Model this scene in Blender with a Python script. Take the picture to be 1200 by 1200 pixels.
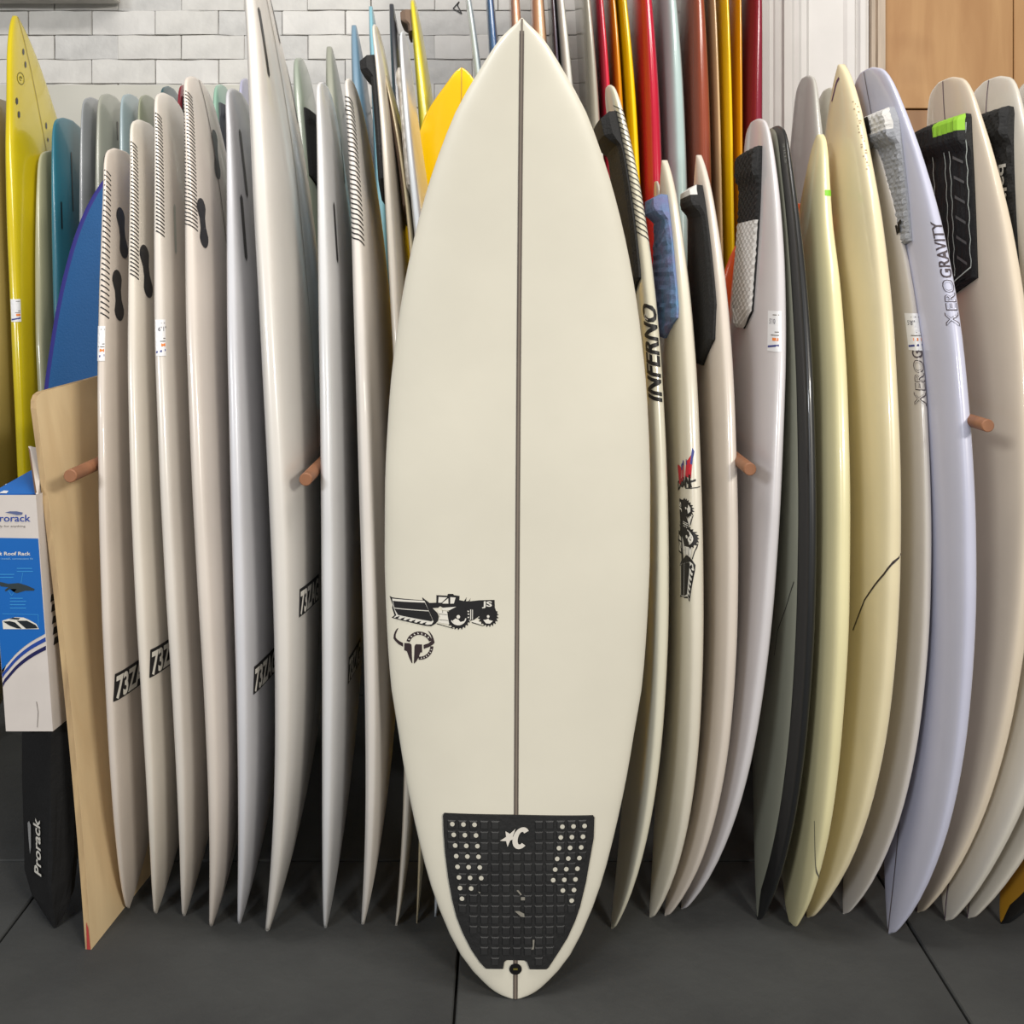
import bpy, bmesh, math, random
import numpy as np
from mathutils import Vector, Matrix
random.seed(7)
PI = math.pi
for o in list(bpy.data.objects): bpy.data.objects.remove(o)
scn = bpy.context.scene
C = scn.collection

# ------------------------------------------------------------ camera, world, lights, exposure
F, VX, VY, H = 1200.0, 592.0, 325.0, 1.31      # focal length (px), vanishing point, eye height (m)
cam = bpy.data.cameras.new('camera'); cam.lens = 36; cam.sensor_width = 36
cam.shift_x = 8/1200; cam.shift_y = -275/1200
camo = bpy.data.objects.new('camera', cam); C.objects.link(camo)
camo.location = (0, 0, H); camo.rotation_euler = (PI/2, 0, 0)
scn.camera = camo
w = bpy.data.worlds.new('world'); scn.world = w; w.use_nodes = True
w.node_tree.nodes['Background'].inputs[0].default_value = (1.0, 0.97, 0.93, 1)
w.node_tree.nodes['Background'].inputs[1].default_value = 0.26
def area(name, loc, aim, sx, sy, power, col):
    l = bpy.data.lights.new(name, 'AREA'); l.shape = 'RECTANGLE'; l.size = sx; l.size_y = sy
    l.energy = power; l.color = col
    o = bpy.data.objects.new(name, l); C.objects.link(o); o.location = loc
    o.rotation_euler = (Vector(aim)-Vector(loc)).to_track_quat('-Z', 'Y').to_euler()
    o['label'] = 'shop lamp above and behind the viewer'; o['category'] = 'lamp'
    return o
area('ceiling_lamp_right', (2.6, -2.6, 2.75), (0, 2, .9), .9, .35, 172, (1, .95, .86))
area('ceiling_lamp_left', (-2.4, -2.6, 2.75), (0, 2, .9), .9, .35, 102, (.93, .96, 1))
area('ceiling_lamp_middle', (0.0, 1.2, 3.6), (0.0, 3.3, .9), 2.6, .5, 62, (1, .96, .9))
scn.view_settings.view_transform = 'Standard'; scn.view_settings.look = 'None'
scn.view_settings.gamma = 1; scn.view_settings.use_curve_mapping = False
scn.view_settings.exposure = 0.0

# ------------------------------------------------------------ helpers
def lin(c):
    r = []
    for v in c[:3]:
        v /= 255.0
        r.append(v/12.92 if v <= .04045 else ((v+.055)/1.055)**2.4)
    return (*r, 1)
MATS = {}
def mat(name, rgb, rough=.5, coat=0, var=0, vscale=6, bump=0, bscale=80, rgb2=None, stretch=(1,1,1), metallic=0):
    if name in MATS: return MATS[name]
    m = bpy.data.materials.new(name); m.use_nodes = True; nt = m.node_tree
    b = nt.nodes['Principled BSDF']
    b.inputs['Base Color'].default_value = lin(rgb); b.inputs['Roughness'].default_value = rough
    b.inputs['Coat Weight'].default_value = coat; b.inputs['Coat Roughness'].default_value = .08
    b.inputs['Metallic'].default_value = metallic
    tc = nt.nodes.new('ShaderNodeTexCoord'); mp = nt.nodes.new('ShaderNodeMapping')
    mp.inputs['Scale'].default_value = stretch
    nt.links.new(tc.outputs['Object'], mp.inputs[0])
    if var or rgb2:
        n = nt.nodes.new('ShaderNodeTexNoise'); n.inputs['Scale'].default_value = vscale; n.inputs['Detail'].default_value = 5
        nt.links.new(mp.outputs[0], n.inputs['Vector'])
        mx = nt.nodes.new('ShaderNodeMix'); mx.data_type = 'RGBA'
        rp = nt.nodes.new('ShaderNodeMapRange'); rp.inputs['From Min'].default_value = .3; rp.inputs['From Max'].default_value = .7
        nt.links.new(n.outputs['Fac'], rp.inputs['Value'])
        nt.links.new(rp.outputs[0], mx.inputs['Factor'])
        c2 = rgb2 or tuple(max(0, v*(1-var)) for v in rgb)
        mx.inputs['A'].default_value = lin(rgb); mx.inputs['B'].default_value = lin(c2)
        nt.links.new(mx.outputs['Result'], b.inputs['Base Color'])
    if bump:
        n2 = nt.nodes.new('ShaderNodeTexNoise'); n2.inputs['Scale'].default_value = bscale; n2.inputs['Detail'].default_value = 4
        nt.links.new(mp.outputs[0], n2.inputs['Vector'])
        bp = nt.nodes.new('ShaderNodeBump'); bp.inputs['Strength'].default_value = bump; bp.inputs['Distance'].default_value = .004
        nt.links.new(n2.outputs['Fac'], bp.inputs['Height']); nt.links.new(bp.outputs[0], b.inputs['Normal'])
    MATS[name] = m
    return m
def px(x, y, d): return Vector(((x-VX)/F*d, d, H-(y-VY)/F*d))
def wloc(o):
    v = Vector((0,0,0))
    while o is not None: v += Vector(o.location); o = o.parent
    return v
def mesh_obj(name, verts, faces, m, parent=None, smooth=False, origin=(0,0,0), mats=None, mi=None):
    me = bpy.data.meshes.new(name)
    o_ = Vector(origin)
    me.from_pydata([tuple(Vector(v)-o_) for v in verts], [], faces); me.update()
    for mm in (mats or [m]): me.materials.append(mm)
    if mi is not None: me.polygons.foreach_set('material_index', mi)
    if smooth: me.polygons.foreach_set('use_smooth', [True]*len(me.polygons))
    o = bpy.data.objects.new(name, me); C.objects.link(o)
    if parent is not None:
        o.parent = parent; o.location = Vector(origin)-wloc(parent)
    else: o.location = origin
    return o
def bm_obj(name, bm, m, parent=None, smooth=False, origin=(0,0,0)):
    me = bpy.data.meshes.new(name); bmesh.ops.translate(bm, verts=bm.verts, vec=-Vector(origin))
    bm.to_mesh(me); bm.free(); me.materials.append(m)
    if smooth: me.polygons.foreach_set('use_smooth', [True]*len(me.polygons))
    o = bpy.data.objects.new(name, me); C.objects.link(o)
    if parent is not None: o.parent = parent; o.location = Vector(origin)-wloc(parent)
    else: o.location = origin
    return o
def tag(o, label=None, cat=None, group=None, kind=None):
    if label: o['label'] = label
    if cat: o['category'] = cat
    if group: o['group'] = group
    if kind: o['kind'] = kind
    return o
def box_bm(bm, c, s, bev=0):
    r = bmesh.ops.create_cube(bm, size=1)
    bmesh.ops.scale(bm, verts=r['verts'], vec=s); bmesh.ops.translate(bm, verts=r['verts'], vec=c)
    if bev:
        es = list({e for v in r['verts'] for e in v.link_edges})
        bmesh.ops.bevel(bm, geom=es, offset=bev, segments=1, affect='EDGES')
    return bm
def pchip(xs, ys):
    xs = np.array(xs, float); ys = np.array(ys, float); h = np.diff(xs); dl = np.diff(ys)/h
    d = np.zeros_like(ys)
    for i in range(1, len(xs)-1):
        if dl[i-1]*dl[i] > 0:
            w1 = 2*h[i]+h[i-1]; w2 = h[i]+2*h[i-1]; d[i] = (w1+w2)/(w1/dl[i-1]+w2/dl[i])
    d[0] = dl[0]; d[-1] = dl[-1]
    def f(x):
        x = np.clip(np.asarray(x, float), xs[0], xs[-1]); i = np.clip(np.searchsorted(xs, x)-1, 0, len(xs)-2)
        t = (x-xs[i])/h[i]
        return ((1+2*t)*(1-t)**2*ys[i] + t*(1-t)**2*h[i]*d[i] + t*t*(3-2*t)*ys[i+1] + t*t*(t-1)*h[i]*d[i+1])
    return f
# outline half width, fraction of half the width, nose at s=0, tail at s=1
OUT = {
 'short': pchip([0,.008,.02,.05,.10,.17,.28,.42,.52,.65,.78,.88,.94,.975,.992,1], [0,.075,.14,.28,.46,.65,.84,.97,1,.97,.84,.66,.52,.43,.33,.16]),
 'round': pchip([0,.005,.02,.05,.10,.17,.28,.42,.52,.65,.78,.88,.94,.975,.992,1], [0,.18,.34,.5,.66,.79,.91,.99,1,.97,.84,.68,.55,.45,.34,.14]),
 'pin': pchip([0,.008,.02,.05,.10,.17,.28,.42,.52,.65,.78,.88,.94,.975,.992,1], [0,.075,.14,.28,.47,.66,.85,.97,1,.95,.78,.53,.35,.2,.1,.03]),
 'roundpin': pchip([0,.005,.02,.05,.10,.17,.28,.42,.52,.65,.78,.88,.94,.975,.992,1], [0,.12,.21,.36,.54,.72,.88,.99,1,.93,.72,.42,.28,.19,.12,.04]),
 'long': pchip([0,.004,.02,.05,.10,.2,.35,.5,.65,.8,.9,.96,.985,1], [0,.15,.4,.56,.7,.86,.97,1,.97,.86,.7,.52,.36,.1]),
}
THK = pchip([0,.03,.1,.25,.45,.7,.88,.97,1], [.12,.3,.55,.85,1,.92,.62,.4,.24])
TH = np.linspace(-PI, PI, 73)
EB, ED = .5, .82
def sect(th):
    c = np.cos(th); s = np.sin(th)
    lat = np.sign(c)*np.abs(c)**.82
    n = np.where(s > 0, np.abs(s)**EB, -np.abs(s)**ED)
    return lat, n
LAT, NN = sect(TH)
class Board:
    """a surfboard: z = height of a station, lat = across the width, n = through the thickness (n<0 deck, n>0 bottom)"""
    def __init__(s, zt, dn, k, W, T, out, yaw=0, hwf=None, thk=None):
        s.zt, s.dn, s.k, s.W, s.T, s.out, s.yaw = zt, dn, k, W, T, out, yaw
        s.hwf = hwf or (lambda q: W/2*float(OUT[out](q)))
        s.thk = thk or (lambda q: T*float(THK(q)))
        s.cx = lambda q: 0.0; s.cy = lambda q: 0.0
    def ring(s, z, th=None):
        q = min(max(z/s.zt, 0), 1)
        lat, n = (LAT, NN) if th is None else sect(np.asarray(th))
        hw = s.hwf(q); t = s.thk(q)/2
        t = min(t, hw*.7+.002)
        a = n*t; b = -lat*hw                       # a along +x, b along +y (front rail towards the viewer)
        ca, sa = math.cos(s.yaw), math.sin(s.yaw)
        X = s.cx(q)+a*ca-b*sa; Y = s.dn+s.k*z+s.cy(q)+a*sa+b*ca
        return X, Y
    def fit(s, keys, side, deg=4):
        """bend of the centre line (rocker plus lean) from the measured run of the outer edge: keys [(y, x)]"""
        ks = sorted(keys); f = pchip([a for a, b in ks], [b for a, b in ks])
        qs = np.concatenate([[.0,.01,.03,.06],np.linspace(.1, .94, 24),[.97,.985]]); xs = []; wt = []
        for q in qs:
            z = q*s.zt
            X, Y = s.ring(z)
            yf = VY+(H-z)*F/Y.min(); tgt = float(f(yf))
            lo, hi = -4, 4
            for _ in range(40):
                m_ = (lo+hi)/2; p = VX+F*(m_+X)/Y
                v = p.min() if side == 'L' else p.max()
                if v < tgt: lo = m_
                else: hi = m_
            xs.append((lo+hi)/2); wt.append(1 if ks[0][0] <= yf <= ks[-1][0] else .25)
        co = np.polyfit(qs, xs, deg, w=wt)
        s.cx = lambda q: float(np.polyval(co, q))
        return s
    def stations(s):
        return np.concatenate([[0,.0006,.0014,.0025,.004,.006,.009,.015,.025,.04,.06], np.linspace(.085,.93,40), [.945,.96,.972,.982,.989,.994,.998,1]])
    def build(s, name, m, label=None, cat='surfboard', group=None, deckmat=None, inset=.02):
        st = s.stations(); N = len(TH)-1; V = []; Fc = []; mi = []
        for q in st:
            z = q*s.zt; X, Y = s.ring(z)
            V += [(X[j], Y[j], z) for j in range(N)]
        for i in range(len(st)-1):
            hw = s.hwf((st[i]+st[i+1])/2)
            for j in range(N):
                Fc.append((i*N+j, i*N+(j+1) % N, (i+1)*N+(j+1) % N, (i+1)*N+j))
                mi.append(1 if deckmat and TH[j] < 0 and TH[j+1] <= 1e-6 and abs(LAT[j])*hw < hw-inset else 0)
        Fc.append(tuple(range(N))[::-1]); mi.append(0)
        Fc.append(tuple((len(st)-1)*N+j for j in range(N))); mi.append(0)
        o = (s.cx(0), s.dn+s.cy(0), 0)
        s.obj = mesh_obj(name, V, Fc, m, smooth=True, origin=o, mats=[m]+([deckmat] if deckmat else []), mi=mi)
        tag(s.obj, label, cat, group)
        return s
    # surface points --------------------------------------------------
    def P(s, z, th, off=0):
        z = min(max(z, .0), s.zt)
        e = .004; th0, th1 = th-.03, th+.03
        X, Y = s.ring(z, [th, th0, th1]); p = Vector((X[0], Y[0], z))
        if not off: return p
        t1 = Vector((X[2]-X[1], Y[2]-Y[1], 0))
        za = min(z+e, s.zt); zb = max(z-e, 0)
        Xa, Ya = s.ring(za, [th]); Xb, Yb = s.ring(zb, [th])
        t2 = Vector((Xa[0]-Xb[0], Ya[0]-Yb[0], za-zb))
        n = t1.cross(t2)
        if n.length < 1e-12: return p
        return p+n.normalized()*off
    def th_q(s, z, q):
        """angle for a girth distance q (m) from the front rail, + towards the bottom side"""
        X, Y = s.ring(z); c0 = len(TH)//2
        L = np.concatenate([[0], np.cumsum(np.hypot(np.diff(X), np.diff(Y)))]); L -= L[c0]
        return float(np.interp(q, L, TH))
    def th_u(s, z, u, side=-1):
        """angle for a distance u (m) across from the centre line (+ towards the front rail); side -1 deck, +1 bottom"""
        hw = max(s.hwf(z/s.zt), 1e-4); r = max(-1, min(1, u/hw)); r = abs(r)**(1/.82)*(1 if r > 0 else -1)
        return side*math.acos(r)
    def find(s, x, y):
        """surface point seen nearest to a direction: returns (z, q)"""
        best = None
        for z in np.linspace(.02*s.zt, s.zt, 260):
            X, Y = s.ring(z); PX = VX+F*X/Y; PY = VY+F*(H-z)/Y
            tx = np.roll(X, -1)-np.roll(X, 1); ty = np.roll(Y, -1)-np.roll(Y, 1)
            tx[0] = tx[-1] = X[1]-X[-2]; ty[0] = ty[-1] = Y[1]-Y[-2]
            nx, ny = ty, -tx; cxx, cyy = X.mean(), Y.mean()
            sg = np.sign(((X-cxx)*nx+(Y-cyy)*ny).sum())
            vis = sg*(nx*X+ny*Y) < 0
            e = (PX-x)**2+(PY-y)**2+np.where(vis, 0, 1e6)
            j = int(np.argmin(e))
            if best is None or e[j] < best[0]: best = (e[j], z, TH[j])
        z, t = best[1], best[2]
        X, Y = s.ring(z); c0 = len(TH)//2
        L = np.concatenate([[0], np.cumsum(np.hypot(np.diff(X), np.diff(Y)))]); L -= L[c0]
        return z, float(np.interp(t, TH, L))
    def zpx(s, y):
        zs = np.linspace(0, s.zt, 200); ys = [VY+F*(H-z)/s.ring(z)[1].min() for z in zs]
        return float(np.interp(-y, [-v for v in ys], zs))
    def onq(s, off): return lambda a, b: s.P(b, s.th_q(b, a), off)
    def onu(s, off, side=-1): return lambda a, b: s.P(b, s.th_u(b, a, side), off)

def poly2d(polys, seg=.012, xf=None):
    """triangulated, refined flat mesh of several simple polygons (xf maps 2D to 2D first)"""
    bm = bmesh.new()
    for p in polys:
        if xf: p = [xf(*q) for q in p]
        vs = [bm.verts.new((a, b, 0)) for a, b in p]
        try: bm.faces.new(vs)
        except ValueError: pass
    refine(bm, seg); return bm
def refine(bm, seg):
    bmesh.ops.triangulate(bm, faces=bm.faces)
    for _ in range(6):
        es = [e for e in bm.edges if e.calc_length() > seg]
        if not es: break
        bmesh.ops.subdivide_edges(bm, edges=es, cuts=1); bmesh.ops.triangulate(bm, faces=bm.faces)
def decal(name, bm2, f, m, parent, label=None):
    for v in bm2.verts: v.co = f(v.co.x, v.co.y)
    c = bm2.verts[:] and bm2.verts[:][0].co.copy()
    o = bm_obj(name, bm2, m, parent)
    if label: o['label'] = label
    return o
def text2d(txt, hgt, bold=0, shear=0, width=None, space=1.0, seg=.012):
    """flat text mesh, left base at 0,0, capital height hgt"""
    cu = bpy.data.curves.new('t', 'FONT'); cu.body = txt; cu.offset = bold; cu.shear = shear; cu.space_character = space; cu.resolution_u = 3
    ob = bpy.data.objects.new('t', cu); C.objects.link(ob)
    dg = bpy.context.evaluated_depsgraph_get(); me = bpy.data.meshes.new_from_object(ob.evaluated_get(dg))
    bm = bmesh.new(); bm.from_mesh(me)
    bpy.data.objects.remove(ob); bpy.data.meshes.remove(me); bpy.data.curves.remove(cu)
    x0 = min(v.co.x for v in bm.verts); x1 = max(v.co.x for v in bm.verts)
    y0 = min(v.co.y for v in bm.verts) if width else 0; k = hgt/.73; kx = (width/(x1-x0)) if width else k
    for v in bm.verts: v.co = ((v.co.x-x0)*kx, v.co.y*k, 0)
    refine(bm, seg); return bm
def xf2(bm, f):
    for v in bm.verts: a, b = f(v.co.x, v.co.y); v.co.x, v.co.y = a, b
    return bm
def ell(cx, cy, rx, ry, n=24, a0=0, a1=2*PI): return [(cx+rx*math.cos(a0+(a1-a0)*i/n), cy+ry*math.sin(a0+(a1-a0)*i/n)) for i in range(n if a1-a0 > 6.2 else n+1)]
def ring2(cx, cy, r0, r1, a0, a1, n=16): return ell(cx, cy, r1, r1, n, a0, a1)+ell(cx, cy, r0, r0, n, a0, a1)[::-1]
def strip(pts, wd):
    """thin polygons along a polyline"""
    out = []
    for (x0, y0), (x1, y1) in zip(pts, pts[1:]):
        dx, dy = x1-x0, y1-y0; l = math.hypot(dx, dy) or 1; nx, ny = -dy/l*wd/2, dx/l*wd/2
        out.append([(x0+nx, y0+ny), (x0-nx, y0-ny), (x1-nx, y1-ny), (x1+nx, y1+ny)])
    return out

ink = mat('black_ink', (22, 20, 21), .5)
white_ink = mat('white_ink', (222, 218, 208), .6)
grey_ink = mat('grey_ink', (110, 106, 100), .6)
red_ink = mat('red_ink', (190, 30, 50), .5); blue_ink = mat('blue_ink', (50, 60, 130), .5); orange_ink = mat('orange_ink', (230, 130, 60), .6)
label_paper = mat('label_paper', (226, 226, 228), .45)
stringer_m = mat('stringer_wood', (95, 80, 74), .5, var=.2, vscale=20)
plug_m = mat('plug_plastic', (24, 25, 30), .35, .3)
foam_black = mat('pad_black_foam', (20, 20, 21), .75, bump=.6, bscale=160)
foam_grey = mat('pad_grey_foam', (150, 152, 158), .8, bump=.6, bscale=160)
foam_white = mat('pad_white_foam', (205, 203, 200), .8, bump=.6, bscale=120)

# ------------------------------------------------------------ the setting
floor_m = mat('floor_slate', (68, 69, 68), .75, rgb2=(54, 55, 55), vscale=3.5, bump=.35, bscale=40)
joint_m = mat('floor_joint', (26, 25, 24), .9)
fl = mesh_obj('floor', [(-4,-4,-.02),(4,-4,-.02),(4,4,-.02),(-4,4,-.02)], [(0,1,2,3)], joint_m); tag(fl, kind='structure')
bm = bmesh.new(); box_bm(bm, (0,0,-.011), (.9025,.905,.022), .0025)
tile0 = bm_obj('floor_tile', bm, floor_m, fl)
first = True
for i in range(-4, 5):
    for j in range(-5, 3):
        o = tile0 if first else tile0.copy()
        if not first: C.objects.link(o); o.parent = fl
        first = False
        o.location = (-.0905+.9075*(i+.5), 2.30+.91*(j+.5), .02-.0)     # parent sits at z=0
        o.location.z = 0
fl.location = (0,0,0)
brick_ms = [mat('painted_brick_a', (222, 220, 216), .5, var=.10, vscale=9, bump=.7, bscale=26), mat('painted_brick_b', (214, 213, 211), .55, var=.12, vscale=11, bump=.8, bscale=30),
            mat('painted_brick_c', (226, 224, 221), .5, var=.08, vscale=7, bump=.6, bscale=22)]
mortar_m = mat('painted_mortar', (210, 207, 202), .8, rgb2=(165,160,154), vscale=9, bump=.9, bscale=60)
wb = bmesh.new(); box_bm(wb, (0, 3.9, 1.7), (8, .16, 3.5)); wall = bm_obj('wall_back', wb, mortar_m); tag(wall, kind='structure')
bl, bh = .2355, .0905; base_z = 2.029
vars_ = []
for k in range(5):
    b = bmesh.new(); box_bm(b, (0,0,0), (bl-.0015-.002*random.random(), .03, bh-.0022), .0022)
    bmesh.ops.subdivide_edges(b, edges=[e for e in b.edges if e.calc_length() > .1], cuts=3, use_grid_fill=True)
    for v in b.verts: v.co += Vector((random.uniform(-1,1)*.0012, random.uniform(-1,1)*.0022, random.uniform(-1,1)*.0018))
    me = bpy.data.meshes.new('brick'); b.to_mesh(me); b.free(); me.materials.append(brick_ms[k % 3]); vars_.append(me)
for r in range(-6, 6):
    zc = base_z+bh*(r+.5); n0 = 0
    offx = (-1.536 if r % 2 == 0 else -1.675)+bl/2
    for c in range(-8, 9):
        o = bpy.data.objects.new('brick', random.choice(vars_)); C.objects.link(o); o.parent = wall
        o.location = (offx+bl*(c+4)+random.uniform(-.002,.002), 3.82-.001+random.uniform(-.002,.002), zc+random.uniform(-.0012,.0012))
        o.rotation_euler = (0, random.uniform(-.004,.004), 0)
pan = bmesh.new(); box_bm(pan, (-1.62, 3.785, 1.01), (1.66, .02, 2.02), .003)
tag(bm_obj('trim_1', pan, mat('white_panel', (206, 204, 194), .5, var=.04, vscale=3)), kind='structure')
lg = bmesh.new(); box_bm(lg, (-1.92, 3.70, 2.335), (1.0, .16, .06), .004)
lgo = bm_obj('trim_2', lg, mat('timber_ledge', (196, 192, 184), .6, var=.15, vscale=14, stretch=(1,1,8))); lgo.location.z = .014; tag(lgo, kind='structure')
dd = strip([(531,10),(538,2),(536,6),(541,16),(536,13),(531,10)], 1.4)
mesh_obj('wall_doodle', [px(x, y, 3.7995) for p in dd for x, y in p], [tuple(range(4*i, 4*i+4)) for i in range(len(dd))], ink, wall)
# painted post with mouldings, timber jamb and timber boarding on the right
paint = mat('painted_post', (222, 219, 216), .5, var=.04, vscale=5, bump=.25, bscale=12)
def prism_x(name, xs, zz0, zz1, m, parent=None):
    """profile in plan (x, y) extruded in z"""
    V = [(a, b, zz0) for a, b in xs]+[(a, b, zz1) for a, b in xs]; n = len(xs)
    return mesh_obj(name, V, [(i, (i+1) % n, n+(i+1) % n, n+i) for i in range(n)]+[tuple(range(n))[::-1], tuple(range(n, 2*n))], m, parent)
D = 3.45; xx = lambda p: (p-VX)/F*D
prof = []
for p, y in [(892,3.75),(892,D),(900,D-.006),(902,D),(906,D),(908,D-.005),(913,D-.008),(916,D-.004),(917,D-.022),(926,D-.022),(929,D-.017),(934,D-.02),(938,D-.012),(944,D-.012),(948,D+.002),
             (988,D+.002),(992,D-.008),(1000,D-.014),(1003,D-.002),(1006,D-.02),(1012,D-.02),(1014,D),(1018,D),(1018,3.75)]:
    prof.append((xx(p), y))
tag(prism_x('trim_3', prof, 0, 2.9, paint), kind='structure')
jm = mat('jamb_timber', (196, 178, 158), .55, var=.15, vscale=9, stretch=(6,6,.6))
tag(prism_x('trim_4', [(xx(1019),3.75),(xx(1019),D-.02),(xx(1023),D-.02),(xx(1024),D-.004),(xx(1026),D-.004),(xx(1027),D-.016),(xx(1035),D-.02),(xx(1035),3.75)], 0, 2.9, jm), kind='structure')
def wood_mat(name, a, b, c):
    m = bpy.data.materials.new(name); m.use_nodes = True; nt = m.node_tree; bs = nt.nodes['Principled BSDF']
    tc = nt.nodes.new('ShaderNodeTexCoord'); mp = nt.nodes.new('ShaderNodeMapping'); mp.inputs['Scale'].default_value = (1, 1, .16)
    nt.links.new(tc.outputs['Object'], mp.inputs[0])
    n1 = nt.nodes.new('ShaderNodeTexNoise'); n1.inputs['Scale'].default_value = 14; n1.inputs['Detail'].default_value = 8; n1.inputs['Distortion'].default_value = .6
    n2 = nt.nodes.new('ShaderNodeTexNoise'); n2.inputs['Scale'].default_value = 3; nt.links.new(tc.outputs['Object'], n2.inputs['Vector'])
    nt.links.new(mp.outputs[0], n1.inputs['Vector'])
    cr = nt.nodes.new('ShaderNodeValToRGB'); cr.color_ramp.elements[0].position = .3; cr.color_ramp.elements[0].color = lin(b); cr.color_ramp.elements[1].position = .65; cr.color_ramp.elements[1].color = lin(a)
    nt.links.new(n1.outputs['Fac'], cr.inputs[0])
    mx = nt.nodes.new('ShaderNodeMix'); mx.data_type = 'RGBA'; mr = nt.nodes.new('ShaderNodeMapRange'); mr.inputs['From Min'].default_value = .55; mr.inputs['From Max'].default_value = .8
    nt.links.new(n2.outputs['Fac'], mr.inputs['Value']); nt.links.new(mr.outputs[0], mx.inputs['Factor'])
    nt.links.new(cr.outputs[0], mx.inputs['A']); mx.inputs['B'].default_value = lin(c)
    nt.links.new(mx.outputs['Result'], bs.inputs['Base Color']); bs.inputs['Roughness'].default_value = .55
    return m
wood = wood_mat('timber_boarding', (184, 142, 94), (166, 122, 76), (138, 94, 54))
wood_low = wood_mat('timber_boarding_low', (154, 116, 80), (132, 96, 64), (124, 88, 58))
wr = bmesh.new(); box_bm(wr, (1.95, 3.62, 1.45), (1.4, .2, 2.9)); wright = bm_obj('wall_right_boarding', wr, mat('boarding_back', (60, 45, 32), .8)); wright.name = 'wall_right'; tag(wright, kind='structure')
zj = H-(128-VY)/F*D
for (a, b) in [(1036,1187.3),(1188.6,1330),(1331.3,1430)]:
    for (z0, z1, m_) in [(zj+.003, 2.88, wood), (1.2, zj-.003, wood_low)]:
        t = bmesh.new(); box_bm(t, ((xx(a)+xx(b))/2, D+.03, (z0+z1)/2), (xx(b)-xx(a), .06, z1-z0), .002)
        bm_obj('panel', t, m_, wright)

# ------------------------------------------------------------ the rack: hidden beam with pegs
peg_m = wood_mat('dowel_wood', (158, 108, 76), (130, 86, 58), (120, 78, 52))
beam_m = wood_mat('rack_timber', (150, 112, 78), (126, 92, 62), (110, 80, 54))
rb = bmesh.new(); box_bm(rb, (.42, 2.552, .955), (2.66, .014, .07), .002)
rack = bpy.data.objects.new('board_rack', None); C.objects.link(rack); rack.location = (0, 2.53, 0)
tag(rack, 'timber surfboard rack with round wooden pegs poking out between the boards', 'rack')
bm_obj('rack_rail', rb, beam_m, rack)
for (x, y, d, r) in [(82, 558, 1.96, .0128), (358, 562, 1.92, .0122), (879, 550, 1.95, .0122), (1158, 499, 1.893, .0120)]:
    p = px(x, y, d); b = bmesh.new()
    L = 2.5448-d
    bmesh.ops.create_cone(b, cap_ends=True, segments=24, radius1=r, radius2=r, depth=L)
    bmesh.ops.bevel(b, geom=[e for e in b.edges if abs(e.verts[0].co.z-e.verts[1].co.z) < 1e-6], offset=.0015, segments=1, affect='EDGES')
    bmesh.ops.rotate(b, verts=b.verts, matrix=Matrix.Rotation(PI/2, 3, 'X'))
    bmesh.ops.translate(b, verts=b.verts, vec=(p.x, d+L/2, p.z))
    bm_obj('peg', b, peg_m, rack, smooth=False)
for xp in (1.66,):
    b = bmesh.new(); box_bm(b, (xp, 2.586, .5), (.05, .05, 1.0), .003); bm_obj('rack_post', b, beam_m, rack)

# ------------------------------------------------------------ board makers
def fiber(name, rgb, rough=.28, coat=.5, var=.04): return mat(name, rgb, rough, coat, var=var, vscale=4, bump=.05, bscale=25)
def rack_board(nose, tail_y, keys, side, m, label, W=.485, T=.052, out='short', k=.16, group='white boards in the front row', dn=None, deg=4, **kw):
    xn, yn = nose
    dn = dn or F*H/(yn-VY)
    a = (VY-tail_y)/F
    zt = (H+a*dn)/(1-a*k)
    b = Board(zt, dn, k, W, T, out); keys = list(keys)+[(yn, xn)]
    b.fit(keys, side, deg)
    b.build('surfboard', m, label, group=group, **kw)
    return b
def stripes(b, y0, y1, q0=-.022, q1=.022, drop=.010, pitch=.0083, wd=.0026):
    z1, z0 = b.zpx(y0), b.zpx(y1); ps = []; z = z0
    while z < z1:
        pts = [(q0, z+drop*.9), ((q0+q1)/2, z+drop*.25), (q1, z-drop)]
        ps += strip(pts, wd); z += pitch
    bm = poly2d(ps, .012); decal('rail_stripes', bm, b.onq(.0006), ink, b.obj, 'black slanted lines wrapping the rail')
def plug(b, x, y0, y1, wd=.046, dual=True, m=plug_m, x1=None):
    z1, qa = b.find(x, y0); z0, qb = b.find(x if x1 is None else x1, y1)
    q = (qa+qb)/2 if x1 is None else qa; L = z1-z0; sh = 0 if x1 is None else (qb-qa)/max(L, .01)
    if dual:
        pts = []
        for t in np.linspace(0, PI, 9): pts.append((q+wd/2*math.cos(t), z1-wd/2+wd/2*math.sin(t)))
        pts += [(q-wd*.32, (z0+z1)/2+.01), (q-wd*.32, (z0+z1)/2-.01)]
        for t in np.linspace(PI, 2*PI, 9): pts.append((q+wd/2*math.cos(t), z0+wd/2+wd/2*math.sin(t)))
        pts += [(q+wd*.32, (z0+z1)/2-.01), (q+wd*.32, (z0+z1)/2+.01)]
    else:
        pts = [(q-wd/2, z0+wd/2), (q, z0), (q+wd/2, z0+wd/2), (q+wd/2, z1-wd/2), (q, z1), (q-wd/2, z1-wd/2)]
    pts = [(a+sh*(z1-c), c) for a, c in pts]
    decal('fin_plug', poly2d([pts], .012), b.onq(.0008), m, b.obj)
def stringer(b, side, wd=.005, z0=0, z1=1, m=stringer_m):
    zs = np.linspace(z0*b.zt+.002, z1*b.zt-.002, 70)
    V = []; f = b.onu(.0011, side)
    for z in zs: V += [f(-wd/2, z), f(wd/2, z)]
    return mesh_obj('stringer', V, [(2*i, 2*i+1, 2*i+3, 2*i+2) for i in range(len(zs)-1)], m, b.obj)
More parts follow.
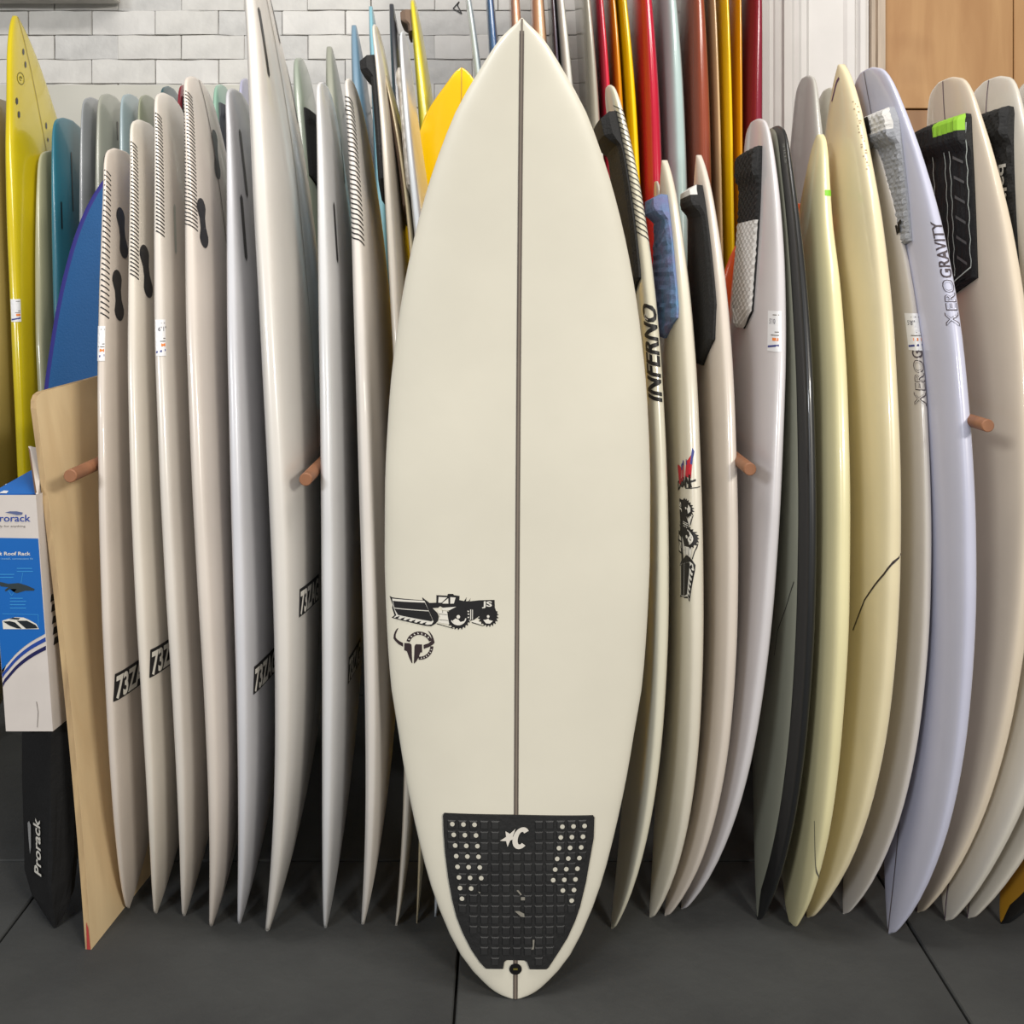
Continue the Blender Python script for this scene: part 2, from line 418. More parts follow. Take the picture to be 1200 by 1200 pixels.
def deck_panel(b, rear, front, m, nu=10, name='deck_panel'):
    V = []; Fs = []; st = [q for q in b.stations() if b.hwf(q) > .006]
    for q in st:
        z = q*b.zt; hw = b.hwf(q); r_, f_ = min(rear, hw*.2), min(front, hw*.75)
        for j in range(nu+1): V.append(b.P(z, b.th_u(z, -hw+r_+(2*hw-r_-f_)*j/nu, -1), .0006))
    n = nu+1
    for i in range(len(st)-1):
        for j in range(nu): Fs.append((i*n+j, i*n+j+1, (i+1)*n+j+1, (i+1)*n+j))
    return mesh_obj(name, V, Fs, m, b.obj, smooth=True)
def line_on(b, pts, wd=.003, m=ink, name='printed_line'):
    """pts as seen positions; stored as girth and height on the board"""
    zq = [b.find(x, y) for x, y in pts]
    return decal(name, poly2d(strip([(q, z) for z, q in zq], wd), .012), b.onq(.0007), m, b.obj)
def sticker(b, x, y, w_, h_, txt=None, flip=False, tilt=0):
    z, q = b.find(x, y)
    decal('price_sticker', poly2d([[(q-w_/2, z-h_/2), (q+w_/2, z-h_/2), (q+w_/2, z+h_/2), (q-w_/2, z+h_/2)]], .008), b.onq(.0009), label_paper, b.obj, 'white price sticker with small print')
    st = b.obj.children[-1] if False else [c for c in b.obj.children if c.name.startswith('price_sticker')][-1]
    ps = []
    for (fy, fw) in [(.40, .5), (-.02, .3), (-.1, .7)]:
        ps += [[(q+w_*.42-w_*fw*.8, z+fy*h_-.0009), (q+w_*.42, z+fy*h_-.0009), (q+w_*.42, z+fy*h_+.0009), (q+w_*.42-w_*fw*.8, z+fy*h_+.0009)]]
    decal('small_print', poly2d(ps, .01), b.onq(.0014), grey_ink, st)['kind'] = 'stuff'
    decal('sticker_mark', poly2d([[(q, z-.2*h_-.003), (q+w_*.4, z-.2*h_-.003), (q+w_*.4, z-.2*h_+.003), (q, z-.2*h_+.003)]], .01), b.onq(.0014), orange_ink, st)
    decal('sticker_line', poly2d([[(q-w_*.44, z-.37*h_-.004), (q+w_*.42, z-.37*h_), (q+w_*.42, z-.37*h_+.004), (q-w_*.44, z-.37*h_)]], .01), b.onq(.0014), blue_ink, st)
    if txt:
        bm = text2d(txt, h_*.13)
        decal('size_print', xf2(bm, lambda a, c: (q-w_*.3+a, z+.18*h_+c)), b.onq(.0014), mat('size_ink', (70, 70, 85), .6), st)
def slant_logo(b, x0, x_y, htop=.052, slope=-.11, wdt=.17):
    """black slanted box with pale characters, first edge near (x0, y)"""
    z, q = b.find(x0, x_y)
    f = lambda a, c: (q+a+c*.15, z+c+a*slope)
    decal('slanted_logo', poly2d([[(0,0),(wdt,0),(wdt,htop),(0,htop)]], .01, f), b.onq(.0007), ink, b.obj, 'black slanted logo box with white characters')
    lo = [c for c in b.obj.children if c.name.startswith('slanted_logo')][-1]
    bm = text2d('73ZAG', htop*.80, bold=.035, width=wdt*.93, seg=.01)
    xf2(bm, lambda a, c: (a+.005, c+htop*.1))
    decal('logo_text', xf2(bm, f), b.onq(.0013), white_ink, lo)
def tail_pad(b, u0, u1, z0, z1, thk=.005, kick=.022, kl=.07, m=foam_black, side=-1, name='tail_pad', label=None, arch=0, cut=.03, nz=34, nu=18, m2=None, split=None, bumpf=None):
    """foam grip pad on a board; u across (+ front rail), kick rises at the tail end; hugs the outline with a margin"""
    V = []; mi = []; top = []; bot = []
    for i in range(nz):
        z = z0+(z1-z0)*i/(nz-1); q = z/b.zt; hw = b.hwf(min(q, 1))
        a, c = max(u0, -hw+cut*.5), min(u1, hw-cut*.5)
        if i < 5 and cut:                          # pointed leading edge
            f_ = (i/5.0); mid = (a+c)/2; a = mid+(a-mid)*(.35+.65*f_) ; c = mid+(c-mid)*(.35+.65*f_)
        h = thk
        zz = (z-(z1-kl))/kl
        if zz > 0:
            tt = min(1, zz/.42); h += kick*tt*tt*(3-2*tt)*(1 if zz < .9 else .82)
        for j in range(nu):
            u = a+(c-a)*j/(nu-1); hh = h+arch*math.exp(-((u-(a+c)/2)/.02)**2)
            if bumpf: hh += bumpf(u, z)
            if j in (0, nu-1) or i in (0, nz-1): hh *= .55
            th = b.th_u(z, u, side)
            top.append(b.P(z, th, hh)); bot.append(b.P(z, th, .0003))
    V = top+bot; n = nz*nu; Fc = []
    for i in range(nz-1):
        for j in range(nu-1):
            a_ = i*nu+j; Fc.append((a_, a_+1, a_+nu+1, a_+nu)); Fc.append((n+a_, n+a_+nu, n+a_+nu+1, n+a_+1))
            z = z0+(z1-z0)*(i+.5)/(nz-1); k_ = 1 if (m2 and split and split(j/(nu-1), z)) else 0
            mi += [k_, 0]
    rim = [j for j in range(nu)]+[i*nu+nu-1 for i in range(1, nz)]+[(nz-1)*nu+j for j in range(nu-2, -1, -1)]+[i*nu for i in range(nz-2, 0, -1)]
    for a_, c_ in zip(rim, rim[1:]+rim[:1]): Fc.append((a_, n+a_, n+c_, c_)); mi.append(0)
    o = mesh_obj(name, V, Fc, m, b.obj, mats=[m]+([m2] if m2 else []), mi=mi)
    bm = bmesh.new(); bm.from_mesh(o.data); bmesh.ops.recalc_face_normals(bm, faces=bm.faces); bm.to_mesh(o.data); bm.free()
    if label: o['label'] = label
    return o

# ------------------------------------------------------------ the main board
w_cols = {}
rows = [(23,611,1),(30,611,8),(45,611.5,24),(67,611.5,39),(95,611,56),(125,610.5,73),(165,609,89.5),(225,609.5,109.5),(300,609.5,128),(375,609,141),(475,607,151.5),(575,606.5,155.5),(650,606,155.5),
        (700,606,154),(800,605,147.5),(850,605,139.5),(905,604.5,130.5),(970,604.5,117),(1035,604,100),(1092,604,78),(1120,604,63),(1138,604,49),(1150,604,37),(1156,604,30.5),(1160.5,604,24),(1163.5,604,18),(1165.3,604,12),(1166.4,604,6)]
mb = Board(1, 1.868, .022, .49, .064, 'short', yaw=PI/2)
belly = lambda q: .052*math.sin(PI*min(max(q, 0), 1))**1.0 - .06*max(0, (q-.6)/.4)**2.2
dz = lambda z: 1.868+.022*z+belly(z/1.81)
zs_ = []
for (y, cx, hw) in rows:
    z = 1.0
    for _ in range(30): z = H-(y-VY)/F*dz(z)
    zs_.append(z)
zt = zs_[0]; mb.zt = zt; zs_[-1] = 0.0
sp = [z/zt for z in zs_][::-1]; hwm = [r[2]*dz(z)/F for r, z in zip(rows, zs_)][::-1]; cxm = [(r[1]-VX)*dz(z)/F for r, z in zip(rows, zs_)][::-1]
sp[0] = 0; hf = pchip(sp, hwm); cf = np.polyfit(sp, cxm, 2)
mb.hwf = lambda q: float(hf(q)); mb.cx = lambda q: float(np.polyval(cf, q)); mb.cy = belly
tk = pchip([0,.03,.12,.3,.5,.7,.88,.97,1], [.35,.5,.72,.92,1,.9,.6,.3,.14]); mb.thk = lambda q: .06*float(tk(q))
mb.build('surfboard', fiber('main_board_white', (219, 214, 198), .36, .25, .035),
         'big cream white shortboard standing upright in front facing the viewer with a black tail pad', group=None)
MBu = lambda off: mb.onu(off, -1)
# dark double stringer
stringer(mb, -1, wd=.0082, m=mat('main_stringer', (98, 88, 80), .5, var=.15, vscale=30))
stringer(mb, -1, wd=.0030, m=mat('main_stringer_core', (124, 113, 102), .5)).location.y -= .0004
def main_uv(x, y):
    z = 1.0
    for _ in range(12): z = H-(y-VY)/F*(mb.dn+mb.k*z+mb.cy(z/zt)-.02)
    d = mb.dn+mb.k*z+mb.cy(z/zt)-.02
    return (x-VX)/F*d-mb.cx(z/zt), z
u0, z0 = main_uv(440, 660); sc = 1.9/F
TRx = lambda a, c: (u0+a/7.5*sc, z0-c/7.5*sc)
def gear(cx, cy, r, rt, n):
    p = []
    for i in range(n):
        a = 2*PI*i/n; p += [(cx+r*math.cos(a), cy+r*math.sin(a)), (cx+rt*math.cos(a+.12), cy+rt*math.sin(a+.12)), (cx+rt*math.cos(a+3.6/n), cy+rt*math.sin(a+3.6/n)), (cx+r*math.cos(a+4.2/n), cy+r*math.sin(a+4.2/n))]
    return p
TR = [  # layers of the tractor emblem in its own drawing units: (ink, polygons)
 (ink, [[(125,298),(150,308),(425,318),(418,292),(485,340),(512,385),(555,425),(568,455),(562,490),(540,520),(500,543),(450,540),(145,487),(172,462),(150,400),(155,375)],
        [(480,340),(560,335),(600,350),(560,380),(500,385)],
        [(545,270),(640,274),(648,257),(692,257),(700,268),(750,274),(748,310),(790,318),(812,285),(806,320),(830,318),(848,292),(838,320),(925,310),(1058,306),(1062,385),(1085,420),(1060,470),(935,440),(880,480),(845,490),(820,440),(640,400),(590,372),(545,345)],
        gear(740,457,98,112,22), gear(1003,450,78,92,20), [(550,515),(700,555),(695,560),(548,522)], [(860,500),(960,530),(955,535),(858,507)]]),
 (white_ink, [[(150,318),(440,322),(522,500),(505,525),(470,530),(165,482),(190,462),(165,400)],
        [(565,285),(640,288),(590,335),(562,335)], [(600,335),(650,295),(652,342),(600,342)], [(668,285),(715,288),(700,340),(668,342)],
        [(590,380),(720,368),(660,400),(600,400)], [(555,400),(640,410),(650,470),(660,520),(560,505),(580,455)],
        ring2(740,457,62,72,PI*.05,PI*.85), [(690,490),(715,520),(740,530),(775,518),(795,490),(760,500),(740,478),(715,470)], ell(740,455,16,16,12),
        [(845,390),(853,390),(853,480),(845,480)], [(862,392),(868,392),(868,478),(862,478)],
        [(960,480),(985,510),(1020,512),(1045,488),(1015,482),(1003,468),(985,478)], ell(1003,450,12,12,10), [(850,490),(900,480),(940,505),(945,520),(870,500)],
        [(820,400),(832,402),(836,412),(822,412)],[(822,425),(836,427),(838,436),(824,436)],[(822,455),(836,453),(834,464),(822,464)]]),
 (ink, [[(158,336),(443,337),(478,404),(172,394)], [(170,402),(480,412),(516,490),(500,498),(205,455)]]
      + [[(190+48*i,474+8*i),(222+48*i,464+8*i),(200+48*i,492+8*i),(176+48*i,487+8*i)] for i in range(6)]
      + [[(600,402),(604,402),(604,420),(600,420)],[(570,430),(640,436),(640,440),(570,434)],[(575,480),(650,486),(650,490),(575,484)]]),
]
def tractor(b, f_off, tr, parent):
    root = None
    for i, (m_, ps) in enumerate(TR):
        o = decal('tractor_emblem' if i == 0 else 'emblem_layer', poly2d(ps, .014, tr), f_off(.0006+.0005*i), m_, root or parent, 'black and white toothed wheel loader emblem' if i == 0 else None)
        root = root or o
    bm = text2d('JS', 46, bold=.03, width=88, seg=50)
    xf2(bm, lambda a, c: tr(948+a, 362-c)); decal('emblem_letters', bm, f_off(.0021), white_ink, root)
tractor(mb, MBu, TRx, mb.obj)
# horned skull emblem
u1, z1 = main_uv(460, 730); SK = lambda a, c: (u1+a/15*sc, z1-c/15*sc)
horn = [(105,100),(75,115),(45,160),(22,220),(15,290),(40,325),(110,385),(190,420),(190,355),(130,330),(80,300),(55,270),(55,220),(75,160)]
horn2 = [(628,120),(665,140),(710,200),(735,260),(752,325),(720,360),(650,405),(560,440),(555,370),(640,340),(690,300),(700,260),(680,200),(655,160)]
sk = [horn, horn2, [(212,352),(310,352),(340,375),(345,420),(350,560),(362,695),(345,690),(300,600),(260,495),(212,480)], [(395,395),(420,362),(528,362),(532,500),(500,505),(470,590),(430,660),(395,700),(385,690),(390,560)],
      ring2(485,385,185,245,PI+.28,2*PI-.42), ring2(485,385,190,245,.02,PI*.52)]
so = decal('skull_emblem', poly2d(sk, .012, SK), MBu(.0006), mat('brown_ink', (46, 32, 34), .5), mb.obj, 'dark horned skull emblem with a ring')
lets = []
for a in np.linspace(PI+.5, 2*PI-.75, 7): lets.append([(485+(215+dx)*math.cos(a+da), 385+(215+dx)*math.sin(a+da)) for dx, da in [(-14,-.05),(14,-.05),(14,-.0),(0,.0),(0,.05),(-14,.05)]])
for a in np.linspace(.3, PI*.45, 6): lets.append([(485+(217+dx)*math.cos(a+da), 385+(217+dx)*math.sin(a+da)) for dx, da in [(-12,-.04),(12,-.04),(12,.03),(-12,.0)]])
decal('ring_letters', poly2d(lets, .02, SK), MBu(.0011), white_ink, so)
# tail pad of the main board
T_ = lambda x, y: main_uv(500+x/4.8, 930+y/4.8)
pad_out = [(100,107),(500,110),(935,122),(942,132),(938,250),(915,380),(895,500),(862,640),(835,720),(790,820),(740,900),(685,985),(672,996),(580,992),(565,950),(550,940),(450,938),(436,950),(430,990),(335,992),(300,955),(250,880),(205,790),(170,700),(145,600),(122,470),(105,330),(97,220),(93,118)]
po = [T_(*p) for p in pad_out]
def slab_on(name, outl, hgt, m_, parent, seg=.015, base=.0002):
    bm = bmesh.new(); vs = [bm.verts.new((a, c, 0)) for a, c in outl]; bm.faces.new(vs); refine(bm, seg)
    topv = {}; co = [(v.co.x, v.co.y) for v in bm.verts]
    bnd = [(e.verts[0].index, e.verts[1].index) for e in (bm.verts.index_update() or bm.edges) if e.is_boundary]
    fs = [tuple(v.index for v in f.verts) for f in bm.faces]; bm.free(); n = len(co)
    V = [MBu(hgt)(a, c) for a, c in co]+[MBu(base)(a, c) for a, c in co]
    Fs = fs+[(a, c, n+c, n+a) for a, c in bnd]
    o = mesh_obj(name, V, Fs, m_, parent)
    b2 = bmesh.new(); b2.from_mesh(o.data); bmesh.ops.recalc_face_normals(b2, faces=b2.faces); b2.to_mesh(o.data); b2.free()
    return o
padm = mat('main_pad_foam', (26, 26, 26), .7, rgb2=(18, 18, 19), vscale=14, bump=.3, bscale=120)
pad = slab_on('tail_pad', po, .004, padm, mb.obj); pad['label'] = 'black rubber traction pad with raised squares and a white star emblem'
def inside(p, poly):
    x, y = p; r = False
    for (x0, y0), (x1_, y1_) in zip(poly, poly[1:]+poly[:1]):
        if (y0 > y) != (y1_ > y) and x < (x1_-x0)*(y-y0)/(y1_-y0)+x0: r = not r
    return r
V = []; Fc = []
holes = []
for r_, (n_, m_) in enumerate([(3,3)]*6+[(2,2),(1,1)]):
    xl = [147,155,163,169,176,184,190,201][r_]; yl = 161+60.5*r_; xr = [885,876,866,856,845,834,826,813][r_]
    for c_ in range(n_): holes.append((xl+62*c_, yl))
    for c_ in range(m_): holes.append((xr-62*c_, yl+12))
for r_ in range(15):
    for c_ in range(-6, 7):
        cx_, cy_ = 508+61*c_, 165+60*r_
        if 395 < cx_ < 600 and cy_ < 310: continue
        q_ = [(cx_-21, cy_-21), (cx_+21, cy_-21), (cx_+21, cy_+21), (cx_-21, cy_+21)]
        q2 = [(cx_-34, cy_-34), (cx_+34, cy_-34), (cx_+34, cy_+34), (cx_-34, cy_+34)]
        if not all(inside(p, pad_out) for p in q2): continue
        b0 = len(V)
        for p in q2: pass
        V += [MBu(.0038)(*T_(*((p[0]-cx_)*1.12+cx_, (p[1]-cy_)*1.12+cy_))) for p in q_]+[MBu(.0062)(*T_(*((p[0]-cx_)*.86+cx_, (p[1]-cy_)*.86+cy_))) for p in q_]
        Fc += [(b0+4,b0+5,b0+6,b0+7)]+[(b0+i, b0+(i+1) % 4, b0+4+(i+1) % 4, b0+4+i) for i in range(4)]
gs = mesh_obj('grip_squares', V, Fc, mat('grip_foam', (44, 44, 44), .5, rgb2=(30, 30, 31), vscale=14), pad); gs['kind'] = 'stuff'
hb = poly2d([ell(x, y, 13, 13, 12) for x, y in holes], 1, T_)
vh = decal('vent_holes', hb, MBu(.0068), mat('hole_white', (196, 192, 178), .6), pad, 'round pale holes in rows near both pad edges'); vh['kind'] = 'stuff'
star = [(413,250),(447,228),(443,196),(468,210),(500,182),(484,225),(490,240),(470,248),(455,285),(447,252)]
cee = [(530+rx*math.cos(a)-(ry*math.sin(a))*.22, 235+ry*math.sin(a)) for rx, ry, A in ((46,62,np.linspace(.75, 5.55, 26)), (17,36,np.linspace(5.45, .85, 20))) for a in A]
decal('pad_emblem', poly2d([star, cee], .02, T_), MBu(.0070), mat('emblem_white', (214, 208, 198), .5), pad, 'white star and letter C emblem')
wm = decal('wear_marks', poly2d([[(505,532),(515,530),(535,555),(528,560)],[(530,570),(552,570),(552,588),(530,588)],[(495,650),(520,650),(548,665),(550,685),(530,682)],[(595,815),(606,815),(602,870),(588,872),(596,850)],[(290,540),(305,545),(300,552)]], .02, T_), MBu(.0068), mat('worn_foam', (130, 126, 116), .7), pad); wm['kind'] = 'stuff'
decal('leash_plug', poly2d([ell(500, 993, 35, 33, 28)], .02, T_), MBu(.0026), mat('leash_plug_black', (12, 12, 13), .3, .4), mb.obj, 'round black leash plug')
decal('plug_pin', poly2d([[(487,986),(512,986),(512,997),(487,997)]], .02, T_), MBu(.0034), mat('brass_pin', (140, 130, 60), .4, metallic=.6), mb.obj)

# ------------------------------------------------------------ front row, left of the main board
GA = 'white boards in the front row'
A1 = rack_board((148,1064), 176, [(205,121),(287,118.7),(375,115),(450,114),(550,115),(600,116),(700,118.7),(800,123),(850,125),(950,132),(1000,137),(1040,142.5)], 'L',
    fiber('pinkish_white', (214, 203, 192), .42, .3, .07), 'off white board with slanted rail lines right beside the plywood sheet', T=.044)
stripes(A1, 197, 368, pitch=.0115); plug(A1, 139, 243, 304, x1=146); plug(A1, 136, 317, 377, x1=142); sticker(A1, 117, 404, .02, .07); slant_logo(A1, 132, 824)
A2 = rack_board((181,1070), 143, [(180,153),(250,151),(300,150.5),(400,150),(500,151),(600,154),(700,158),(800,163.5),(850,167.5),(950,173),(1000,176),(1050,178)], 'L',
    fiber('cream_white', (222, 214, 202)), 'slim off white board with short rail lines, second from the plywood sheet', T=.046)
stripes(A2, 167, 322); plug(A2, 167, 286, 348, x1=174); slant_logo(A2, 175, 794)
A3 = rack_board((213.5,1073), 112, [(140,182.5),(200,180),(300,180),(400,182),(500,185),(600,189),(700,194),(800,199.5),(850,203),(950,209),(1000,211),(1050,212)], 'L',
    fiber('ivory_white', (219, 212, 203)), 'ivory board with rail lines and a price sticker, third from the plywood sheet', T=.050)
stripes(A3, 133, 272); sticker(A3, 188, 396, .021, .072, "6'1\""); plug(A3, 205, 240, 298, .012, False, mat('pale_plug', (170, 176, 168), .3, .4))
A4 = rack_board((246,1085), 93, [(120,216.5),(200,216),(300,217),(400,219),(500,222.5),(600,226),(700,231.5),(800,237),(850,241),(950,245),(1050,244.5)], 'L',
    fiber('rosy_white', (219, 209, 199)), 'white board with the longest run of rail lines and two black fin plugs', T=.056)
stripes(A4, 107, 265, -.022, .026); plug(A4, 235, 231, 292, x1=241); plug(A4, 250, 152, 210, x1=256); stringer(A4, 1, .004)
A5 = rack_board((278.5,1082), 107, [(135,266),(200,265),(300,265),(400,267),(500,269),(600,271),(700,273),(800,275.5),(850,277.5),(950,279.5),(1000,280),(1060,278)], 'L',
    fiber('cool_white', (210, 210, 215)), 'cool white board with two thin black fin slots just left of the tallest board', T=.050)
plug(A5, 280, 152, 232, .018, False, x1=291); plug(A5, 282, 228, 308, .018, False, x1=289); slant_logo(A5, 295, 815)
A6 = rack_board((313,1091), -75, [(-60,284),(0,285.5),(100,291),(200,297),(300,300),(400,304),(500,309),(600,316.5),(700,320),(800,322.5),(850,323),(950,321),(1000,317),(1050,312)], 'L',
    fiber('greenish_white', (222, 217, 210)), 'tallest white board of the row whose tail runs out above the picture', W=.53, T=.070, out='pin')
plug(A6, 303, 8, 92, .016, False, x1=314); plug(A6, 322, -10, 52, .016, False, x1=329); plug(A6, 339, 74, 147, .016, False, x1=349); stringer(A6, 1, .005, m=mat('pale_stringer', (160,155,142), .5)); slant_logo(A6, 352, 724)
A7 = rack_board((380,1087), 100, [(120,371.5),(200,371),(300,373),(400,374),(500,375),(600,376),(700,376.5),(800,377),(850,378),(950,377.5),(1050,377)], 'L',
    fiber('blue_white', (214, 214, 215)), 'plain cool white board directly right of the second wooden peg', T=.050)
plug(A7, 399, 160, 216, .016, False, x1=404); plug(A7, 391, 238, 310, .016, False, x1=396); slant_logo(A7, 408, 803)
A8 = rack_board((424,1083), 96, [(115,405.5),(200,409),(300,413),(400,415.5),(500,419),(600,421),(700,424),(800,427),(850,428),(950,429),(1000,427.5),(1050,424.5)], 'L',
    fiber('warm_white', (216, 210, 203), .55, .08), 'warm white board with rail lines, the last with them left of the big front board', T=.050)
stripes(A8, 112, 282, -.02, .028, pitch=.0105, wd=.0032)
A9 = rack_board((464,1090), 33, [(45,437),(100,442),(200,449),(300,454.5),(400,460),(500,464),(600,468),(700,471),(800,474),(925,474),(1000,469.5),(1050,465)], 'L',
    fiber('bone_white', (222, 213, 199)), 'bone white board with a square tail and black pad, partly behind the big front board', T=.036, W=.45, dn=2.07, k=.165)
tail_pad(A9, -.13, .15, A9.zt-.42, A9.zt-.085, .012, .022, .05, label='black foam tail pad')
A9b = rack_board((488,1082), 89, [(100,454),(150,462),(200,469),(260,478),(400,486),(600,491),(800,493),(1000,490)], 'L',
    fiber('amber_white', (205, 190, 155), .4, .3, .1), 'aged yellowed board with a brown tail pad squeezed between two white boards', T=.02, W=.36, k=.17)
tail_pad(A9b, -.12, .13, A9b.zt-.36, A9b.zt-.05, .006, .018, .05, m=mat('brown_pad', (112, 92, 78), .8, bump=.5), label='brown foam tail pad')
A10 = rack_board((509,1074), 41, [(55,468),(100,471),(150,474),(220,481),(300,488),(400,497),(600,512),(800,516),(1000,511)], 'L',
    fiber('icy_white', (216, 221, 226), .3, .5), 'icy white board leaning right behind the upper left edge of the big front board', T=.036, W=.45, k=.165)
tail_pad(A10, -.12, .16, A10.zt-.42, A10.zt-.10, .007, .004, .05, m=mat('frosty_pad', (150, 140, 128), .8, rgb2=(215,212,205), vscale=60, bump=.8), label='worn frosty tail pad')

# ------------------------------------------------------------ front row, right of the main board
B1 = rack_board((719,1088), 103, [(125,731),(150,736),(195,745.5),(250,755),(300,762),(375,771.5),(475,779.5),(550,782.5),(600,783),(700,783),(800,781),(850,776),(950,767),(1000,757),(1050,741)], 'R',
    fiber('cream_yellow', (222, 217, 196)), 'cream board with black rail lettering and slanted lines beside the big front board', T=.05, W=.46, k=.165)
stripes(B1, 122, 275, -.032, .016, .013, pitch=.0122)
tail_pad(B1, -.12, .185, B1.zt-.50, B1.zt-.07, .009, .026, .085, label='black foam tail pad with a tall kick')
z_, q_ = B1.find(768, 470)
t_ = text2d('INFERNO', .038, bold=.034, shear=.25, width=.192, seg=.008)
decal('rail_lettering', xf2(t_, lambda a, c: (q_+.013-c, z_+a)), B1.onq(.0008), ink, B1.obj, 'bold black word INFERNO running up the rail')
t_ = text2d('72', .011, bold=.02, seg=.008); z2_, q2_ = B1.find(757, 376)
decal('rail_numerals', xf2(t_, lambda a, c: (q2_+.007-c, z2_+a)), B1.onq(.0013), white_ink, B1.obj)
B2 = rack_board((764,1075), 188, [(215,790),(270,800),(300,804),(400,813),(500,820),(600,823.5),(700,825),(800,822.5),(850,820),(950,810),(1000,801),(1050,784)], 'R',
    fiber('cream_b', (218, 211, 194)), 'cream board with a coloured scribble logo and loader emblem and a blue tail pad', T=.056, W=.47, out='pin')
tail_pad(B2, -.12, .165, B2.zt-.40, B2.zt-.085, .010, .022, .06, m=mat('blue_pad', (88, 128, 168), .7, rgb2=(112, 108, 150), vscale=25, bump=.9, bscale=90), label='blue and purple tail pad with a textured surface', bumpf=lambda u, z: .0025*math.sin(u*420)*math.sin(z*420))
zl, ql = B2.find(803, 706)
tractor(B2, lambda off: B2.onq(off), lambda a, c: (ql-.040+(c-260)/7.5*.0019, zl+(a-125)/7.5*.00153), B2.obj)
zs2, qs2 = B2.find(806, 560)
scr = [[(qs2+a*.0021, zs2+c*.0017) for a, c in p] for p in
       ([(-6,0),(-4,0),(-1,14),(-1,0),(3,0),(6,30),(4,26),(1,8),(0,20),(-3,18)], [(-10,-4),(-8,-3),(-8,16),(-10,17)], [(-15,-8),(-12,-7),(-11,14),(-14,10)], [(-22,-12),(-18,-12),(-15,8),(-18,9),(-20,0),(-24,10),(-26,8)])]
decal('scribble_logo', poly2d(scr, .01), B2.onq(.0008), red_ink, B2.obj, 'jagged red and purple scribble lettering')
decal('scribble_top', poly2d([[(qs2+a*.0021, zs2+c*.0017) for a, c in p] for p in ([(2.6,16),(4.6,15),(6,30),(5,34)], [(-3.4,14),(-1.6,14),(-2,20),(-3,20)], [(-10.2,12),(-8,11),(-8,17),(-10,18)], [(-14,6),(-11.4,6),(-11,15),(-14,12)])], .01), B2.onq(.0012), blue_ink, B2.obj)
t_ = text2d('DUAL', .017, bold=.05, width=.066, seg=.008); decal('scribble_base', xf2(t_, lambda a, c: (qs2-.056+a*1.05, zs2-.034+c+a*.45)), B2.onq(.0008), ink, B2.obj)
decal('scribble_mid', poly2d([[(qs2+a*.002, zs2+c*.001) for a, c in p] for p in ([(-1,-20),(4,-17),(2,-2),(0,-2)], [(-8,-22),(-4,-20),(-4,-6),(-7,-8)], [(-15,-24),(-11,-22),(-11,-10),(-14,-10)], [(-6,-21),(12,-15),(12,-17),(-6,-23)])], .01), B2.onq(.0009), ink, B2.obj)
B3 = rack_board((783,1073), 182, [(215,831),(270,843),(320,850),(400,856),(500,862),(600,865.5),(700,865),(800,862),(850,856),(950,842),(1000,828),(1050,802)], 'R',
    fiber('warm_b', (214, 203, 191)), 'plain warm white board with a tall black tail pad in front of the orange board', T=.050, W=.47, out='pin')
tail_pad(B3, -.10, .165, B3.zt-.47, B3.zt-.075, .010, .020, .07, m2=foam_white, split=lambda f, z: z > B3.zt-.10, label='black foam tail pad with a pale upper lip')
B4 = rack_board((804,1065), 142, [(170,905),(220,913),(300,919.5),(400,920.5),(500,919.5),(550,918),(600,915),(700,906.5),(800,896),(850,889),(950,868),(1000,847),(1050,815)], 'R',
    fiber('lavender_white', (208, 204, 206)), 'greyish white board with a black and white tail pad at the third peg', T=.052, W=.5)
tail_pad(B4, -.11, .085, B4.zt-.48, B4.zt-.07, .006, .012, .09, m=foam_black, label='tail pad with black kick and white ribbed front', m2=foam_white, split=lambda f, z: z < B4.zt-.24, bumpf=lambda u, z: .0045*abs(math.sin((u*.5+z)*170)), nz=50, nu=26)
sticker(B4, 906, 387, .046, .082, "5'10")
B5 = rack_board((892,1078), 150, [(190,927),(250,937),(300,943),(400,950),(500,955),(600,958),(700,956),(800,950),(900,942),(1000,924),(1055,904)], 'R',
    mat('black_rail_skin', (26, 27, 28), .38, .35, var=.15, vscale=8), 'black railed board with a grey green deck', T=.044, W=.47, k=.155,)
deck_panel(B5, .008, .040, fiber('grey_green_deck', (160, 162, 146)))
line_on(B5, [(931,680),(927,690),(920,712),(913,740),(908,770)], .003)
t_ = text2d('STILE', .010, bold=.02, width=.045); zq_ = B5.find(922, 192)
decal('rail_print', xf2(t_, lambda a, c: (zq_[1]-c+.004, zq_[0]+a)), B5.onq(.0008), mat('dim_print', (120,120,116), .6), B5.obj)
B8 = rack_board((933,1080), 158, [(200,969.5),(260,978),(300,983),(400,989),(500,994),(600,996.5),(700,996),(800,992),(850,989.5),(950,976),(1000,968),(1050,951)], 'R',
    fiber('pale_yellow', (228, 219, 172), .32, .5), 'pale yellow board with a green tape tag, right of the black railed board', T=.060, W=.5, out='roundpin')
zg, qg = B8.find(972, 227); decal('green_tape', poly2d([[(qg-.011, zg-.006), (qg+.014, zg-.007), (qg+.014, zg+.007), (qg-.011, zg+.007)]], .008), B8.onq(.0008), mat('green_tape', (120, 190, 40), .5), B8.obj, 'small lime green tape tag')
line_on(B8, [(955,960),(955,1000),(957,1022),(960,1030),(963,1028),(966,1015)], .0018, mat('hair_line', (90,88,80), .6))
B9 = rack_board((950,1075), 76, [(110,1005),(160,1016),(230,1030),(300,1040),(400,1049),(500,1053.5),(600,1056.5),(700,1054),(800,1048),(850,1041),(900,1032),(950,1019),(1000,1004),(1050,976)], 'R',
    fiber('butter_yellow', (228, 215, 178), .34, .4, .06), 'wide butter coloured board with a curved dark line across its lower deck', T=.064, W=.54, out='pin')
